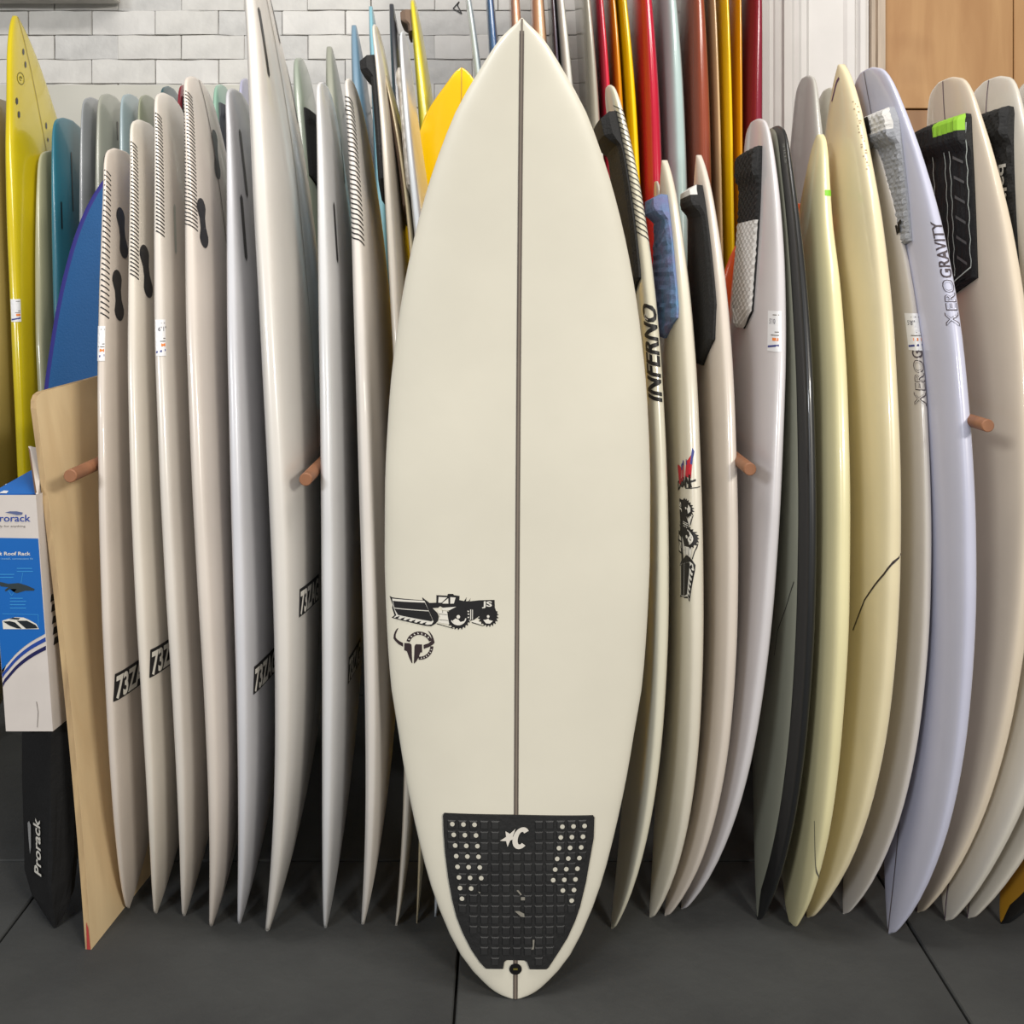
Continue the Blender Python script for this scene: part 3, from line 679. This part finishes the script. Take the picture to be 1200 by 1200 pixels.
line_on(B9, [(998,738),(1004,725),(1015,705),(1026,685),(1036,672),(1048,658),(1056,647)], .0035, mat('dark_brown_line', (40,30,32), .5))
line_on(B9, [(994,78),(1002,95),(1010,120),(1014,140)], .002, grey_ink)
line_on(B9, [(975,118),(978,108),(981,96),(983,90)], .006, mat('plum_ink', (90, 60, 95), .5))
zq_ = B9.find(1017, 198); random.seed(3)
t_ = poly2d([[(a, b), (a+w_, b), (a+w_, b+h_), (a, b+h_)] for a, b, w_, h_ in [(.007*i+random.uniform(0, .003), random.uniform(0, .007), random.uniform(.0015, .004), random.uniform(.0015, .005)) for i in range(24)]], .01)
decal('faded_lettering', xf2(t_, lambda a, c: (zq_[1]-c+.004, zq_[0]+a)), B9.onq(.0008), mat('faded_brown', (170, 150, 120), .6), B9.obj)['kind'] = 'stuff'
B10 = rack_board((992,1071), 167, [(190,1036.5),(240,1049),(290,1061),(400,1081),(500,1087),(600,1091.5),(700,1090.5),(800,1085),(850,1077.5),(937,1062),(1000,1040),(1050,1012)], 'R',
    fiber('greyish_white', (196, 190, 184)), 'narrow greyish board with outlined lettering and a price sticker in front of the lilac board', T=.040, W=.46)
B11 = rack_board((1047,1094), 83, [(100,1050.5),(150,1069),(200,1086),(260,1103),(300,1115),(400,1128),(500,1137),(600,1143),(700,1144),(800,1140),(850,1135),(945,1120),(1010,1097),(1062,1075)], 'R',
    fiber('lilac_white', (196, 197, 216), .34, .4), 'lilac tinted board with a grey tail pad and outlined lettering on its rail', T=.058, W=.52)
def xero(b, x, y, hh, ww, cut=None):
    z, q = b.find(x, y)
    def put(t, h, wd, z0, off=0, q0=0):
        bm = text2d(t, h, bold=.02, width=wd, seg=.008); decal('rail_lettering', xf2(bm, lambda a, c: (q+q0-c, z0+a)), b.onq(.0007), mat('letter_brown', (70, 60, 66), .5), b.obj, 'outlined and bold capital lettering')
        if off:
            bm = text2d(t, h-.0045, bold=-.012, width=wd-.004, seg=.008); decal('letter_fill', xf2(bm, lambda a, c: (q+q0-.0022-c, z0+.002+a)), b.onq(.0011), b.obj.data.materials[0], b.obj)
    put('X', hh*1.25, ww*.13, z, 1); put('ERO', hh, ww*.28, z+ww*.145, 1)
    rest = 'GRAVITY' if cut is None else cut
    put(rest, hh, ww*.53*len(rest)/7, z+ww*.44)
xero(B11, 1124, 381, .023, .215); xero(B10, 1084, 477, .024, .215, 'GR')
sticker(B10, 1069, 388, .040, .075, "5'8\"")
tail_pad(B11, -.26, .13, B11.zt-.42, B11.zt-.105, .009, .020, .09, m=foam_grey, label='grey textured tail pad with a white notched top', bumpf=lambda u, z: .0028*(1 if (math.sin(u*300)*math.sin(z*260)) > .2 else 0), nz=60, nu=34, m2=foam_white, split=lambda f, z: z > B11.zt-.155)
stringer(B11, -1, .003)
bp11 = [c for c in B11.obj.children if c.name.startswith('tail_pad')][-1]
decal('pad_notch', poly2d([[(.030, B11.zt-.150), (.058, B11.zt-.150), (.058, B11.zt-.112), (.030, B11.zt-.112)]], .01), B11.onu(.0335), ink, bp11, 'black square notch at the top of the pad')
t_ = text2d('er', .03, bold=.05, seg=.01); decal('pad_scribble', xf2(t_, lambda a, c: (.072+a*1.1, B11.zt-.385+c+a*.5)), B11.onu(.0140), ink, bp11, 'small black script mark')
B12 = rack_board((1078,1069), 94, [(110,1138.5),(150,1155),(200,1172),(250,1184),(300,1191),(400,1205),(500,1213),(600,1216),(700,1208),(800,1192),(850,1185),(917,1165),(1000,1137),(1042,1110)], 'R',
    fiber('beige_white', (217, 203, 182)), 'beige white board with a black and lime tail pad behind the last peg', T=.062, W=.52)
pd = tail_pad(B12, -.26, .12, B12.zt-.50, B12.zt-.10, .010, .022, .09, m=foam_black, label='black tail pad with white edge lines and lime corner', bumpf=lambda u, z: .0022*math.sin(u*260), nz=54, nu=30, m2=mat('lime_foam', (140, 190, 50), .7), split=lambda f, z: z > B12.zt-.135 and f > .5)
for (us) in (-.10, -.045, .02, .045, .12):
    pts = [(us+.003*math.sin(t*40), B12.zt-.47+.03*abs(us)*8+t*(.32)) for t in np.linspace(0, 1, 22)]
    decal('pad_line', poly2d(strip(pts, .0030), .02), B12.onu(.0165), mat('pad_line_white', (200, 208, 200), .6), pd)
decal('pad_line', poly2d(strip([(.12, B12.zt-.44), (.02, B12.zt-.50+.02)], .003), .02), B12.onu(.0165), MATS['pad_line_white'], pd)
for i in range(6):
    zc = B12.zt-.42+i*.045; decal('pad_gloss_rib', poly2d([[(.06, zc), (.105, zc-.016), (.105, zc-.010), (.06, zc+.007)]], .02), B12.onu(.0168), mat('rib_foam', (96, 98, 98), .5), pd)
bm = poly2d([ring2(-.0, 0, .010, .0125, .3, 5.6)]+strip([(-.004,-.005),(.005,.006)], .003)+strip([(.004,-.006),(-.003,.006)], .003), .01)
decal('lime_mark', xf2(bm, lambda a, c: (-.0+a-.015, B12.zt-.455+c)), B12.onu(.0170), MATS['lime_foam'], pd)
stringer(B12, -1, .0035, m=mat('plum_line', (86, 62, 84), .5))
B13 = rack_board((1112,1079), 93, [(110,1190),(140,1202),(200,1222),(300,1245),(400,1262),(500,1272),(600,1274),(700,1268),(800,1252),(932,1200),(987,1180),(1040,1155)], 'R',
    fiber('pearl_white', (212, 206, 194)), 'pearl white board with a black lettered tail pad near the right edge', T=.062, W=.53)
pb = tail_pad(B13, -.26, .12, B13.zt-.47, B13.zt-.085, .010, .020, .09, m=foam_black, label='black tail pad with white lettering', bumpf=lambda u, z: .002*math.sin(u*200+z*150), nz=50, nu=26)
t_ = text2d('balin', .030, bold=.02, width=.10, seg=.01); decal('pad_lettering', xf2(t_, lambda a, c: (.084+c, B13.zt-.212-a)), B13.onu(.0155), mat('pad_letter_white', (190, 188, 182), .6), pb)
stringer(B13, -1, .0035, m=MATS['plum_line'])
B14 = rack_board((1141,1076), 88, [(110,1244),(200,1280),(400,1320),(600,1336),(800,1300),(1000,1202),(1047,1172)], 'R',
    fiber('pearl_b', (210, 203, 190)), 'last white board at the right edge showing only its tail corner and nose', T=.06, W=.52)
tail_pad(B14, -.26, .12, B14.zt-.45, B14.zt-.10, .010, .020, .08, label='black tail pad'); stringer(B14, -1, .0035, m=MATS['plum_line'])
B15 = rack_board((1182,1083), 150, [(200,1330),(600,1385),(900,1330),(1000,1262),(1047,1222)], 'R',
    mat('black_rail_skin', (26,27,28), .38), 'yellow decked board with black rails, only its nose showing at the bottom right', T=.05, W=.5, group='coloured boards')
deck_panel(B15, .012, .03, fiber('mustard_deck', (190, 140, 40)))

# ------------------------------------------------------------ second row behind: short boards on the left
GS = 'boards in the second row'
def back_board(x_tail, y_tail, xs, side, m, label, dn=2.86, W=.5, T=.06, out='round', k=.10, z=None, group=GS, name='surfboard'):
    """xs: measured run [(y, x)] of the outer edge where it shows"""
    a = (VY-y_tail)/F; zt_ = (H+a*dn)/(1-a*k)
    b = Board(zt_, dn, k, W, T, out); b.fit(xs, side, 2)
    b.build(name, m, label, group=group); return b
S1 = back_board(3,118,[(140,-9),(300,-12),(500,-12),(900,-50)], 'L', fiber('olive_beige', (168,150,92)), 'olive beige board cut off by the left picture edge', T=.045)
S2 = back_board(19,19,[(50,10),(150,7),(300,7),(350,9),(450,14),(560,21),(870,42)], 'L', fiber('bright_yellow', (222,200,20), .25, .6, .1), 'tall yellow board with a pointed tail near the left edge', W=.52, T=.060, out='pin')
for (x, a, c) in [(27,56,64),(30,72,80),(20,114,122),(22,131,139),(53,143,151),(55,160,167)]: plug(S2, x, a, c, .012, False)
stringer(S2, 1, .003, m=mat('yellow_seam', (150,130,30), .5)); zr, qr = S2.find(24.5, 91)
decal('round_logo', poly2d([ring2(qr, zr, .017, .020, 0, PI), ring2(qr, zr, .017, .020, PI, 2*PI), ring2(qr, zr, .005, .008, 0, 5)], .02), S2.onq(.0008), mat('olive_ink', (120,110,30), .5), S2.obj)
sticker(S2, 17, 363, .026, .06)
S3 = back_board(57,178,[(200,46),(300,40.5),(400,41),(500,45),(870,72)], 'L', fiber('straw', (176,174,142)), 'short straw coloured board between the yellow and teal boards', T=.05)
S4 = back_board(72,140,[(165,61.5),(200,60.5),(300,61),(450,66),(870,96)], 'L', fiber('teal', (48,116,136), .35, .4, .06), 'teal board with a black fin slot', T=.045)
plug(S4, 84, 177, 250, .008, False); plug(S4, 72, 236, 270, .008, False)
S5 = back_board(106,116,[(140,97),(200,94),(300,92),(870,110)], 'L', fiber('mid_grey', (152,156,160)), 'mid grey board right of the teal one', T=.034, W=.46)
S6 = back_board(130,112,[(140,116.5),(200,112),(300,110),(870,128)], 'L', fiber('grey_beige', (164,166,154)), 'grey beige board with black fin slots', T=.045, W=.48)
plug(S6, 123, 182, 215, .010, False); plug(S6, 138, 142, 165, .010, False)
S7 = back_board(153,112,[(130,144),(180,140),(870,150)], 'L', fiber('pale_blue', (160,178,184)), 'pale blue board in the left part of the second row', T=.042, W=.46)
S8 = back_board(171,113,[(130,163.5),(180,161),(870,168)], 'L', fiber('olive_grey', (158,162,138)), 'olive grey board right of the pale blue one', T=.036, W=.44)
S9 = back_board(196,103,[(115,188.5),(180,186),(870,190)], 'L', fiber('dark_teal', (60,96,104)), 'dark teal board whose rounded tail peeks over the ivory board', T=.045, W=.44)
S10 = back_board(214,101,[(115,211),(180,206),(870,212)], 'L', fiber('wine_red', (140,34,50)), 'wine red board with a black and lime pad peeking beside the rail lines', T=.04, W=.44)
tail_pad(S10, -.1, .16, S10.zt-.22, S10.zt-.045, .006, .004, .05, side=1, label='black pad with lime edge')
S11 = back_board(258,101,[(115,251.5),(180,248),(870,250)], 'L', fiber('mint', (150,188,168)), 'mint green board with a dark pad behind the longest lined board', T=.055, W=.44)
tail_pad(S11, -.1, .19, S11.zt-.25, S11.zt-.066, .006, .006, .05, side=1, m=mat('smoke_pad', (74,76,80), .5), label='smoky grey pad')
S12 = back_board(287,94,[(110,282),(180,279),(870,280)], 'L', fiber('pale_lilac', (178,178,204)), 'pale lilac board mostly hidden left of the tallest board', T=.045, W=.44)
S13 = back_board(350,70,[(90,345),(130,344),(250,350),(900,354)], 'L', fiber('sage', (158,168,154), .3, .6), 'sage green board with a black pad right of the tallest board', T=.075, W=.44)
tail_pad(S13, -.1, .17, S13.zt-.40, S13.zt-.165, .006, .004, .05, side=1, label='black foam pad')
S14 = back_board(388,55,[(75,383.5),(130,382),(250,386),(900,392)], 'L', fiber('stone_grey', (160,162,148)), 'stone grey board with a slim tail behind the plain cool white board', T=.07, W=.44, out='pin')
S15 = back_board(418,30,[(50,412.5),(100,412),(200,416),(900,428)], 'L', fiber('steel_blue', (120,150,172), .3, .6), 'steel blue board with a pointed tail', T=.062, W=.46, out='pin')
S16 = back_board(437,8,[(40,434),(100,434),(200,440),(900,456)], 'L', fiber('pale_cyan', (134,186,202), .3, .6), 'pale cyan board with a pointed tail, right of the steel blue one', T=.046, W=.44, out='pin')
S17 = back_board(462,5,[(40,459),(90,458),(200,464),(900,484)], 'L', fiber('charcoal', (58,60,66), .3, .6), 'charcoal board between the cyan and thin yellow boards', T=.055, W=.38, out='pin')
S18 = back_board(481,3,[(30,480.5),(60,483),(100,487),(140,492),(250,500),(900,520)], 'L', fiber('lemon_yellow', (222,206,52), .3, .5), 'thin lemon yellow board standing over the big board\'s left shoulder', T=.062, W=.42, out='short')
tail_pad(S18, -.06, .10, S18.zt-.12, S18.zt-.04, .01, .02, .05, m=MATS['brown_pad'], label='small brown pad')
# tops out of the frame, middle and right
def long_board(xs, side, rgb, label, zt_=2.55, dn=3.0, W=.56, T=.08, k=.10, name='longboard', coat=.6):
    b = Board(zt_, dn, k, W, T, 'long'); b.fit(xs, side, 3)
    b.build(name, fiber('m_'+label.replace(' ', '_')[:40], rgb, .22, coat, .05), label, group='longboards in the second row'); return b
long_board([(0,543),(50,549),(90,555),(250,572),(900,580)], 'L', (190,202,204), 'pale blue grey longboard with small doodle beside it, left of the blue one', T=.03, W=.34)
long_board([(0,569),(60,572),(300,588),(900,606)], 'L', (62,98,142), 'narrow blue longboard behind the big board\'s nose', T=.04, W=.35)
long_board([(0,597),(60,598),(300,610),(900,632)], 'L', (216,160,126), 'salmon wood coloured longboard just left of the nose tip', T=.048, W=.40)
Lw = long_board([(0,636),(45,640),(300,655),(900,676)], 'R', (206,164,128), 'wood coloured longboard with pale centre strip right of the nose tip', T=.058, W=.40)
long_board([(0,648),(90,656),(300,668),(900,690)], 'R', (78,72,88), 'dark slate longboard right of the nose tip', T=.02, W=.34)
long_board([(0,660),(50,665),(95,669),(300,690),(900,712)], 'R', (218,216,208), 'white longboard right of the big board\'s nose', T=.038, W=.44)
long_board([(0,690),(100,699),(160,704),(300,712),(900,716)], 'R', (166,160,146), 'grey beige longboard left of the first red one', T=.038, W=.50)
long_board([(0,704),(50,709),(100,714),(200,722),(900,730)], 'R', (206,24,60), 'first red longboard, right of the grey beige one', T=.032, W=.5)
long_board([(0,718),(50,724),(100,728),(200,735),(900,744)], 'R', (205,135,20), 'amber longboard squeezed behind the first red one', T=.03, W=.5, k=.10, dn=3.02)
Y1 = long_board([(0,730),(50,738),(100,744),(150,748),(210,752),(900,761)], 'R', (240,204,0), 'yellow longboard with a brown and white seam left of the widest red one', T=.036, W=.54)
long_board([(0,758),(50,766),(100,771),(150,775),(200,777),(900,789)], 'R', (188,12,48), 'widest red longboard in the middle of the coloured row', T=.062, W=.6)
long_board([(0,786),(50,795),(100,800),(150,804),(220,806),(900,819)], 'R', (176,196,194), 'pale mint longboard between red and brick brown ones', T=.066, W=.6)
long_board([(0,822),(50,826),(100,830),(150,832),(210,834),(900,850)], 'R', (146,68,44), 'brick brown longboard right of the pale mint one', T=.068, W=.58)
long_board([(0,836),(50,841),(100,843),(200,845),(300,848),(900,864)], 'R', (204,172,128), 'tan longboard between the brown and yellow ones', T=.022, W=.54)
long_board([(0,849),(50,855),(100,858),(200,859),(300,861),(900,880)], 'R', (242,196,0), 'bright yellow longboard right of the tan one', T=.027, W=.56)
long_board([(0,868),(50,869),(150,870),(300,871),(900,892)], 'R', (206,140,16), 'dark amber longboard right of the bright yellow one', T=.025, W=.52)
long_board([(0,892),(50,893),(150,893),(300,893),(900,915)], 'R', (128,22,46), 'maroon longboard against the white post', T=.055, W=.56)
back_board(944,91,[(112,951),(132,958),(160,964),(225,972),(400,985),(600,990),(900,985)], 'R', fiber('grey_white_back', (196,194,186)), 'grey white board behind the pale yellow board\'s tip', W=.46, T=.06, out='short')
back_board(974,105,[(130,984),(225,994),(400,1005),(600,1012),(900,1000)], 'R', fiber('ivory_back', (214,208,190)), 'ivory board whose tail corner shows left of the wide butter board', W=.44, T=.05, out='short')
back_board(704,147,[(160,705),(200,710),(600,740),(900,730)], 'R', fiber('snow_back', (222,222,218)), 'small white board tip left of the black kicked pad', W=.2, T=.022, out='pin', dn=2.59)
back_board(768,213,[(230,772),(300,785),(600,800),(900,790)], 'R', fiber('cream_back', (210,206,194)), 'small cream board tip beside the blue padded board', W=.22, T=.03, out='short', dn=2.59)
# boards standing with their face to the room behind the front row
def face_board(xc, ytip, dn, W, T, out, m, label, tilt=0, k=.06, rim=None, hw_=None):
    a = (VY-ytip)/F; zt_ = (H+a*dn)/(1-a*k); b = Board(zt_, dn, k, W, T, out, yaw=PI/2)
    if out != 'round': b.hwf = lambda q: W/2*float(OUT[out](1-q))
    else: b.hwf = lambda q: W/2*float(OUT['round'](1-q))
    if hw_: b.hwf = lambda q: float(hw_(1-q))
    b.thk = lambda q: T*float(THK(1-q)); X0 = (xc-VX)/F*(dn+k*zt_); b.cx = lambda q: X0+tilt*(q-1)
    b.build('surfboard', rim or m, label, group='boards facing the room')
    if rim: deck_panel(b, .014, .014, m, 24)
    return b
face_board(184,176,2.565,.56,.04,'round', mat('blue_soft_deck', (28,98,160), .6, var=.05, bump=.2, bscale=200), 'wide blue soft top board with a purple rim behind the first lined boards', k=.03, tilt=.02, rim=mat('purple_rim', (56,52,140), .5))
fy = face_board(541,79,2.61,.40,.045,'short', fiber('sun_yellow', (246,196,8), .2, .7, .03), 'bright yellow pointed board facing forward left of the big board\'s nose', k=.04, hw_=pchip([0,.003,.02,.075,.13,.5,.8,1],[0,.010,.036,.100,.125,.13,.12,.05]))
stringer(fy, -1, .003, m=mat('amber_seam', (190,150,20), .5))
face_board(933,238,2.57,.56,.04,'round', fiber('deep_orange', (214,78,14), .35, .4, .04), 'orange board facing forward behind the third peg', k=.02, tilt=-.10)

# ------------------------------------------------------------ plywood sheet
ply = wood_mat('plywood_face', (226, 202, 160), (214, 188, 146), (200, 172, 128))
plye = mat('plywood_edge', (196, 168, 124), .7, rgb2=(150, 124, 92), vscale=40, stretch=(1,1,.2))
tl = px(40, 468, 2.07); bl_ = px(107, 1113, 1.995); bl_.z = 0; dirv = Vector((.116, 1, 0)).normalized()
Wp = .42; th_ = Vector((.012, -.0014, 0))
prof = []       # outline in (along dirv, height)
zt_ = tl.z+.012
prof = [(0,0),(Wp,0),(Wp,zt_+.02)]
for a in np.linspace(0, PI/2, 7): prof.append((.028-.028*math.sin(a)+.0, zt_-.028+.028*math.cos(a)))
def plyP(a, z):
    f = z/zt_; f2 = f*f*.35+f*.65
    base = bl_.lerp(Vector((tl.x, tl.y, 0)), f2)+dirv*a; return Vector((base.x, base.y, z))
bm = bmesh.new()
g = []; nz = 16; V = []; Fs = []
cols = [0, .004, .014, .03, .12, .25, Wp]
for i in range(nz+1):
    for a in cols:
        top_ = zt_-.03+math.sqrt(max(0, .03**2-(.03-min(a, .03))**2))+ .04*max(0, a-.03)
        V.append(plyP(a, top_*i/nz))
nc = len(cols)
off = len(V); V += [v-th_ for v in V]
for i in range(nz):
    for j in range(nc-1):
        a = i*nc+j; Fs += [(a, a+1, a+nc+1, a+nc), (off+a, off+a+nc, off+a+nc+1, off+a+1)]
nf = len(Fs)
rim_ = list(range(nc))+[i*nc+nc-1 for i in range(1, nz+1)]+[nz*nc+j for j in range(nc-2, -1, -1)]+[i*nc for i in range(nz-1, 0, -1)]
for a, c in zip(rim_, rim_[1:]+rim_[:1]): Fs.append((a, off+a, off+c, c))
po_ = mesh_obj('plywood_sheet', V, Fs, ply, origin=bl_, mats=[ply, plye], mi=[0]*nf+[1]*(len(Fs)-nf))
tag(po_, 'plywood sheet with a rounded top corner leaning at the left end of the row', 'plywood')
q_ = [plyP(-.0006, 0)-th_*.7, plyP(-.0006, 0)-th_*.1, plyP(-.0006, .04)-th_*.2, plyP(-.0006, .052)-th_*.5]
q_ = [v+Vector((0, -.0008, .001)) for v in q_]
mesh_obj('red_paint_mark', q_, [(0,1,2,3)], mat('red_paint', (170, 60, 56), .6), po_)

# ------------------------------------------------------------ roof rack carton and black bag
d0 = 2.03
BL, BR = px(7,857,d0), px(62,857,d0); TRc = px(42,580,d0); TLc = px(-13,580,d0)
back = Vector((.012, .11, 0))
Vb = [BL, BR, TRc, TLc, BL+back, BR+back, TRc+back, TLc+back]
carton_m = mat('white_carton', (212, 204, 198), .6, var=.04, vscale=12); brown_m = mat('carton_inside', (120, 92, 70), .8)
cart = mesh_obj('roof_rack_carton', Vb, [(0,1,2,3),(1,5,6,2),(5,4,7,6),(4,0,3,7),(0,4,5,1)], carton_m, origin=BL)
tag(cart, 'open white and blue cardboard carton for a roof rack at the left edge', 'box')
def bf(x, y, off=.0008):
    """point of the carton front for drawing units = photo pixels on that face"""
    v = (857-y)/277.; a = (x-(7-20*v))/55.
    p = BL.lerp(BR, a).lerp(TLc.lerp(TRc, a), v); return p+Vector((0, -off, 0))
def onbox(off): return lambda a, c: bf(a, c, off)
blu = mat('print_blue', (10, 98, 180), .5); navy = mat('print_navy', (22, 24, 78), .5); royal = mat('print_royal', (30, 66, 150), .5)
def R_(x0, y0, x1, y1): return [(x0,y0),(x1,y0),(x1,y1),(x0,y1)]
def arcpts(o, n=10): return [(-12+ (70)*t, 812+o-60*t+14*(1-(2*t-1)**2)*-1) for t in np.linspace(0, 1, n)]
def edge_r(y): return 62-20*(857-y)/277.
def edge_l(y): return 7-20*(857-y)/277.
cur = pchip([-12, 6, 20, 35, 53, 60], [800, 781, 765, 753, 743, 740])     # lower border of the blue print
def band(o0, o1):
    xs_ = np.linspace(-3, 54, 14); top_ = [(x, float(cur(x))+o0) for x in xs_]; bot_ = [(x, float(cur(x))+o1) for x in xs_]
    return [(max(min(x, edge_r(y)-.6), edge_l(y)+.4), y) for x, y in top_+bot_[::-1]]
xs_ = np.linspace(-3, 54, 12)
bp_ = [(edge_l(630)+.4, 630), (edge_r(630)-.7, 631)]+[(max(min(x, edge_r(float(cur(x)))-.7), edge_l(float(cur(x)))+.4), float(cur(x))) for x in xs_[::-1]]
pr = decal('blue_print', poly2d([bp_], 200), onbox(.0006), blu, cart, 'blue printed panel with white words and pictures')
decal('print_band', poly2d([band(4, 9)], 200), onbox(.0007), royal, cart); decal('print_band', poly2d([band(14, 19)], 200), onbox(.0007), navy, cart)
def btext(t, x, y, h, wd, m_, par, bold=.02, shear=0):
    bm = text2d(t, h, bold=bold, shear=shear, width=wd, seg=200); decal('print_text', xf2(bm, lambda a, c: (x+a, y-c)), onbox(.0012), m_, par)
btext('Prorack', -7, 611, 8.5, 43, royal, cart, .01); btext('ready for anything', -8, 617.5, 2.4, 38, grey_ink, cart, 0)
decal('print_swoosh', poly2d([[(6,600.5),(12,599),(20,599),(27,600.5),(26,603),(20,603.5),(14,602)]], 200), onbox(.0012), mat('swoosh', (90,100,140), .5), cart)
btext('Soft Roof Rack', -9, 650.5, 4.2, 45, white_ink, pr, .02); btext('easy to install, convenient fit', -12, 655.5, 2.2, 51, mat('pale_blue_ink', (130,180,220), .5), pr, 0)
cy = mat('cyan_ink', (60,150,210), .5)
decal('print_lines', poly2d([R_(20,665.5,38,666.3), R_(20,669,39,669.8), R_(-8,672.5,17,673.3), R_(-8,676,16,676.8)]+strip([(27,671),(25,683)], .5)+strip([(9,690),(14,698),(19,690)], .5)
      +[R_(12,700.5,27,701.3), R_(12,704,31,704.8), R_(12,708,30,708.8), R_(12,712,31,712.8)]+strip([(3,719),(45,720),(45.5,733)], .5), 200), onbox(.0012), cy, pr)
decal('print_rack', poly2d([[(-8,681),(2,682),(10,684),(22,683),(32,686),(41,690),(40,692),(30,692),(20,695),(17,694),(20,690),(12,690),(7,693),(6,691),(10,688),(2,687)]], 200), onbox(.0012), mat('print_dark', (44,56,60), .5), pr)
decal('print_car', poly2d([[(3,727),(10,725),(18,723),(28,723.5),(34,726),(43,731),(46,737),(4,737)]], 200), onbox(.0012), white_ink, pr)
decal('print_car_glass', poly2d([[(4,728),(12,727.5),(18,729),(26,736.5),(20,736),(12,733)], [(20,727),(32,727),(42,732),(45,736),(31,736.5)], [(11,725),(16,723.4),(24,724),(22,726)]], 200), onbox(.0016), mat('print_dark2', (24,30,36), .5), pr)
decal('crease', poly2d(strip([(43,822),(45,834),(44,852)], .7), 200), onbox(.0010), mat('crease_grey', (120,114,108), .7), cart)
# side lettering
sf = lambda y, a: px(0,0,1)
def side(a, c, off=.0008):
    v = (857-c)/277.; p = BR.lerp(TRc, v)+back*a; return p+Vector((off, 0, 0))
bm = poly2d([[(.25,y),(.55,y),(.5,y+8),(.2,y+8)] for y in (702, 714, 728, 741, 753)], 200)
decal('side_lettering', bm, side, ink, cart)
# flaps
fb = px(40,549,2.17); fl_ = px(-14,582,2.17)
mesh_obj('top_flap', [px(-13,579,d0+.02), px(42,578,d0+.02), fb, px(-13,579,2.25), px(-13,580.5,d0+.02), px(42,579.5,d0+.02), fb-Vector((0,0,.003)), px(-13,580.5,2.25)], [(0,1,2,3),(4,7,6,5),(0,4,5,1),(1,5,6,2),(2,6,7,3)], blu, cart)
bq = [px(0,579,d0+.021), px(8,579,d0+.021), px(17,568,2.105), px(7,568,2.12)]
mesh_obj('flap_barcode', [v+Vector((0,-.001,.002)) for v in bq], [(0,1,2,3)], label_paper, cart)
sfp = [px(33,523,2.10), px(42,579,d0+.006), px(47,606,d0+.02), px(48,527,2.11)]
mesh_obj('side_flap', sfp+[v+Vector((.004,.002,0)) for v in sfp], [(0,1,2,3),(7,6,5,4),(0,4,5,1),(1,5,6,2),(2,6,7,3),(3,7,4,0)], carton_m, cart)
mesh_obj('flap_edge', [px(33,523,2.10), px(35,527,2.095), px(43,577,d0-.002), px(41,579,d0)], [(0,1,2,3)], brown_m, cart)
# bag
bag_m = mat('bag_cloth', (10, 10, 12), .75, var=.3, vscale=10, bump=.6, bscale=30)
zb = BL.z-.002
lv = [(0.0, .10), (.02, .45), (.045, .75), (.09, .93), (.14, 1), (.28, 1), (zb-.02, 1.0), (zb, .96)]
f0 = px(57,1095,2.04); Lc = px(19,900,2.10); Rc = px(100,1000,2.09)
cen = Vector((f0.x+.004, 2.062, 0)); corners = [Vector((f0.x, 2.045, 0)), Vector((-.874, 2.085, 0)), Vector((-.90, 2.17, 0)), Vector((Lc.x, 2.12, 0))]
V = []; Fs = []
def bagring(sc_, z):
    out = []
    n = 4
    for i in range(n):
        p, q = corners[i], corners[(i+1) % n]
        for t in (0.08, .3, .5, .7, .92):
            c = p.lerp(q, t); c = cen+(c-cen)*sc_; wob = .002*math.sin(z*60+i*2+t*5); out.append(Vector((c.x+wob, c.y+wob*.5, z)))
    return out
for z, sc_ in lv: V += bagring(sc_, z)
n = 20
for i in range(len(lv)-1):
    for j in range(n): Fs.append((i*n+j, i*n+(j+1) % n, (i+1)*n+(j+1) % n, (i+1)*n+j))
Fs += [tuple(range(n))[::-1], tuple(range((len(lv)-1)*n, len(lv)*n))]
bag = mesh_obj('carry_bag', V, Fs, bag_m, smooth=False, origin=(cen.x, cen.y, 0))
b2 = bmesh.new(); b2.from_mesh(bag.data); bmesh.ops.recalc_face_normals(b2, faces=b2.faces); b2.to_mesh(bag.data); b2.free()
tag(bag, 'tall black fabric bag with a white logo standing under the carton', 'bag')
pA, pB = corners[3], corners[0]
def bagf(a, c):
    """a across the lettered face 0..1, c height"""
    p = pA.lerp(pB, a); nrm = Vector((pB.y-pA.y, -(pB.x-pA.x), 0)).normalized(); return Vector((p.x, p.y, c))+nrm*(.0045)
W2 = (pB-pA).length
bm = text2d('Prorack', .028, bold=.02, width=.112, seg=.02); zq0 = .105
decal('bag_lettering', xf2(bm, lambda a, c: ((.78*W2-c-a*.05)/W2, zq0+a)), bagf, white_ink, bag, 'white lettering running upward')
bm = poly2d([[(-.008,.03),(-.004,.045),(-.005,.09),(-.012,.096),(-.018,.09),(-.014,.06),(-.008,.03)]], .02); decal('bag_swoosh', xf2(bm, lambda a, c: ((.40*W2+a+.008)/W2, zq0+c)), bagf, mat('grey_print', (150,150,150), .6), bag)
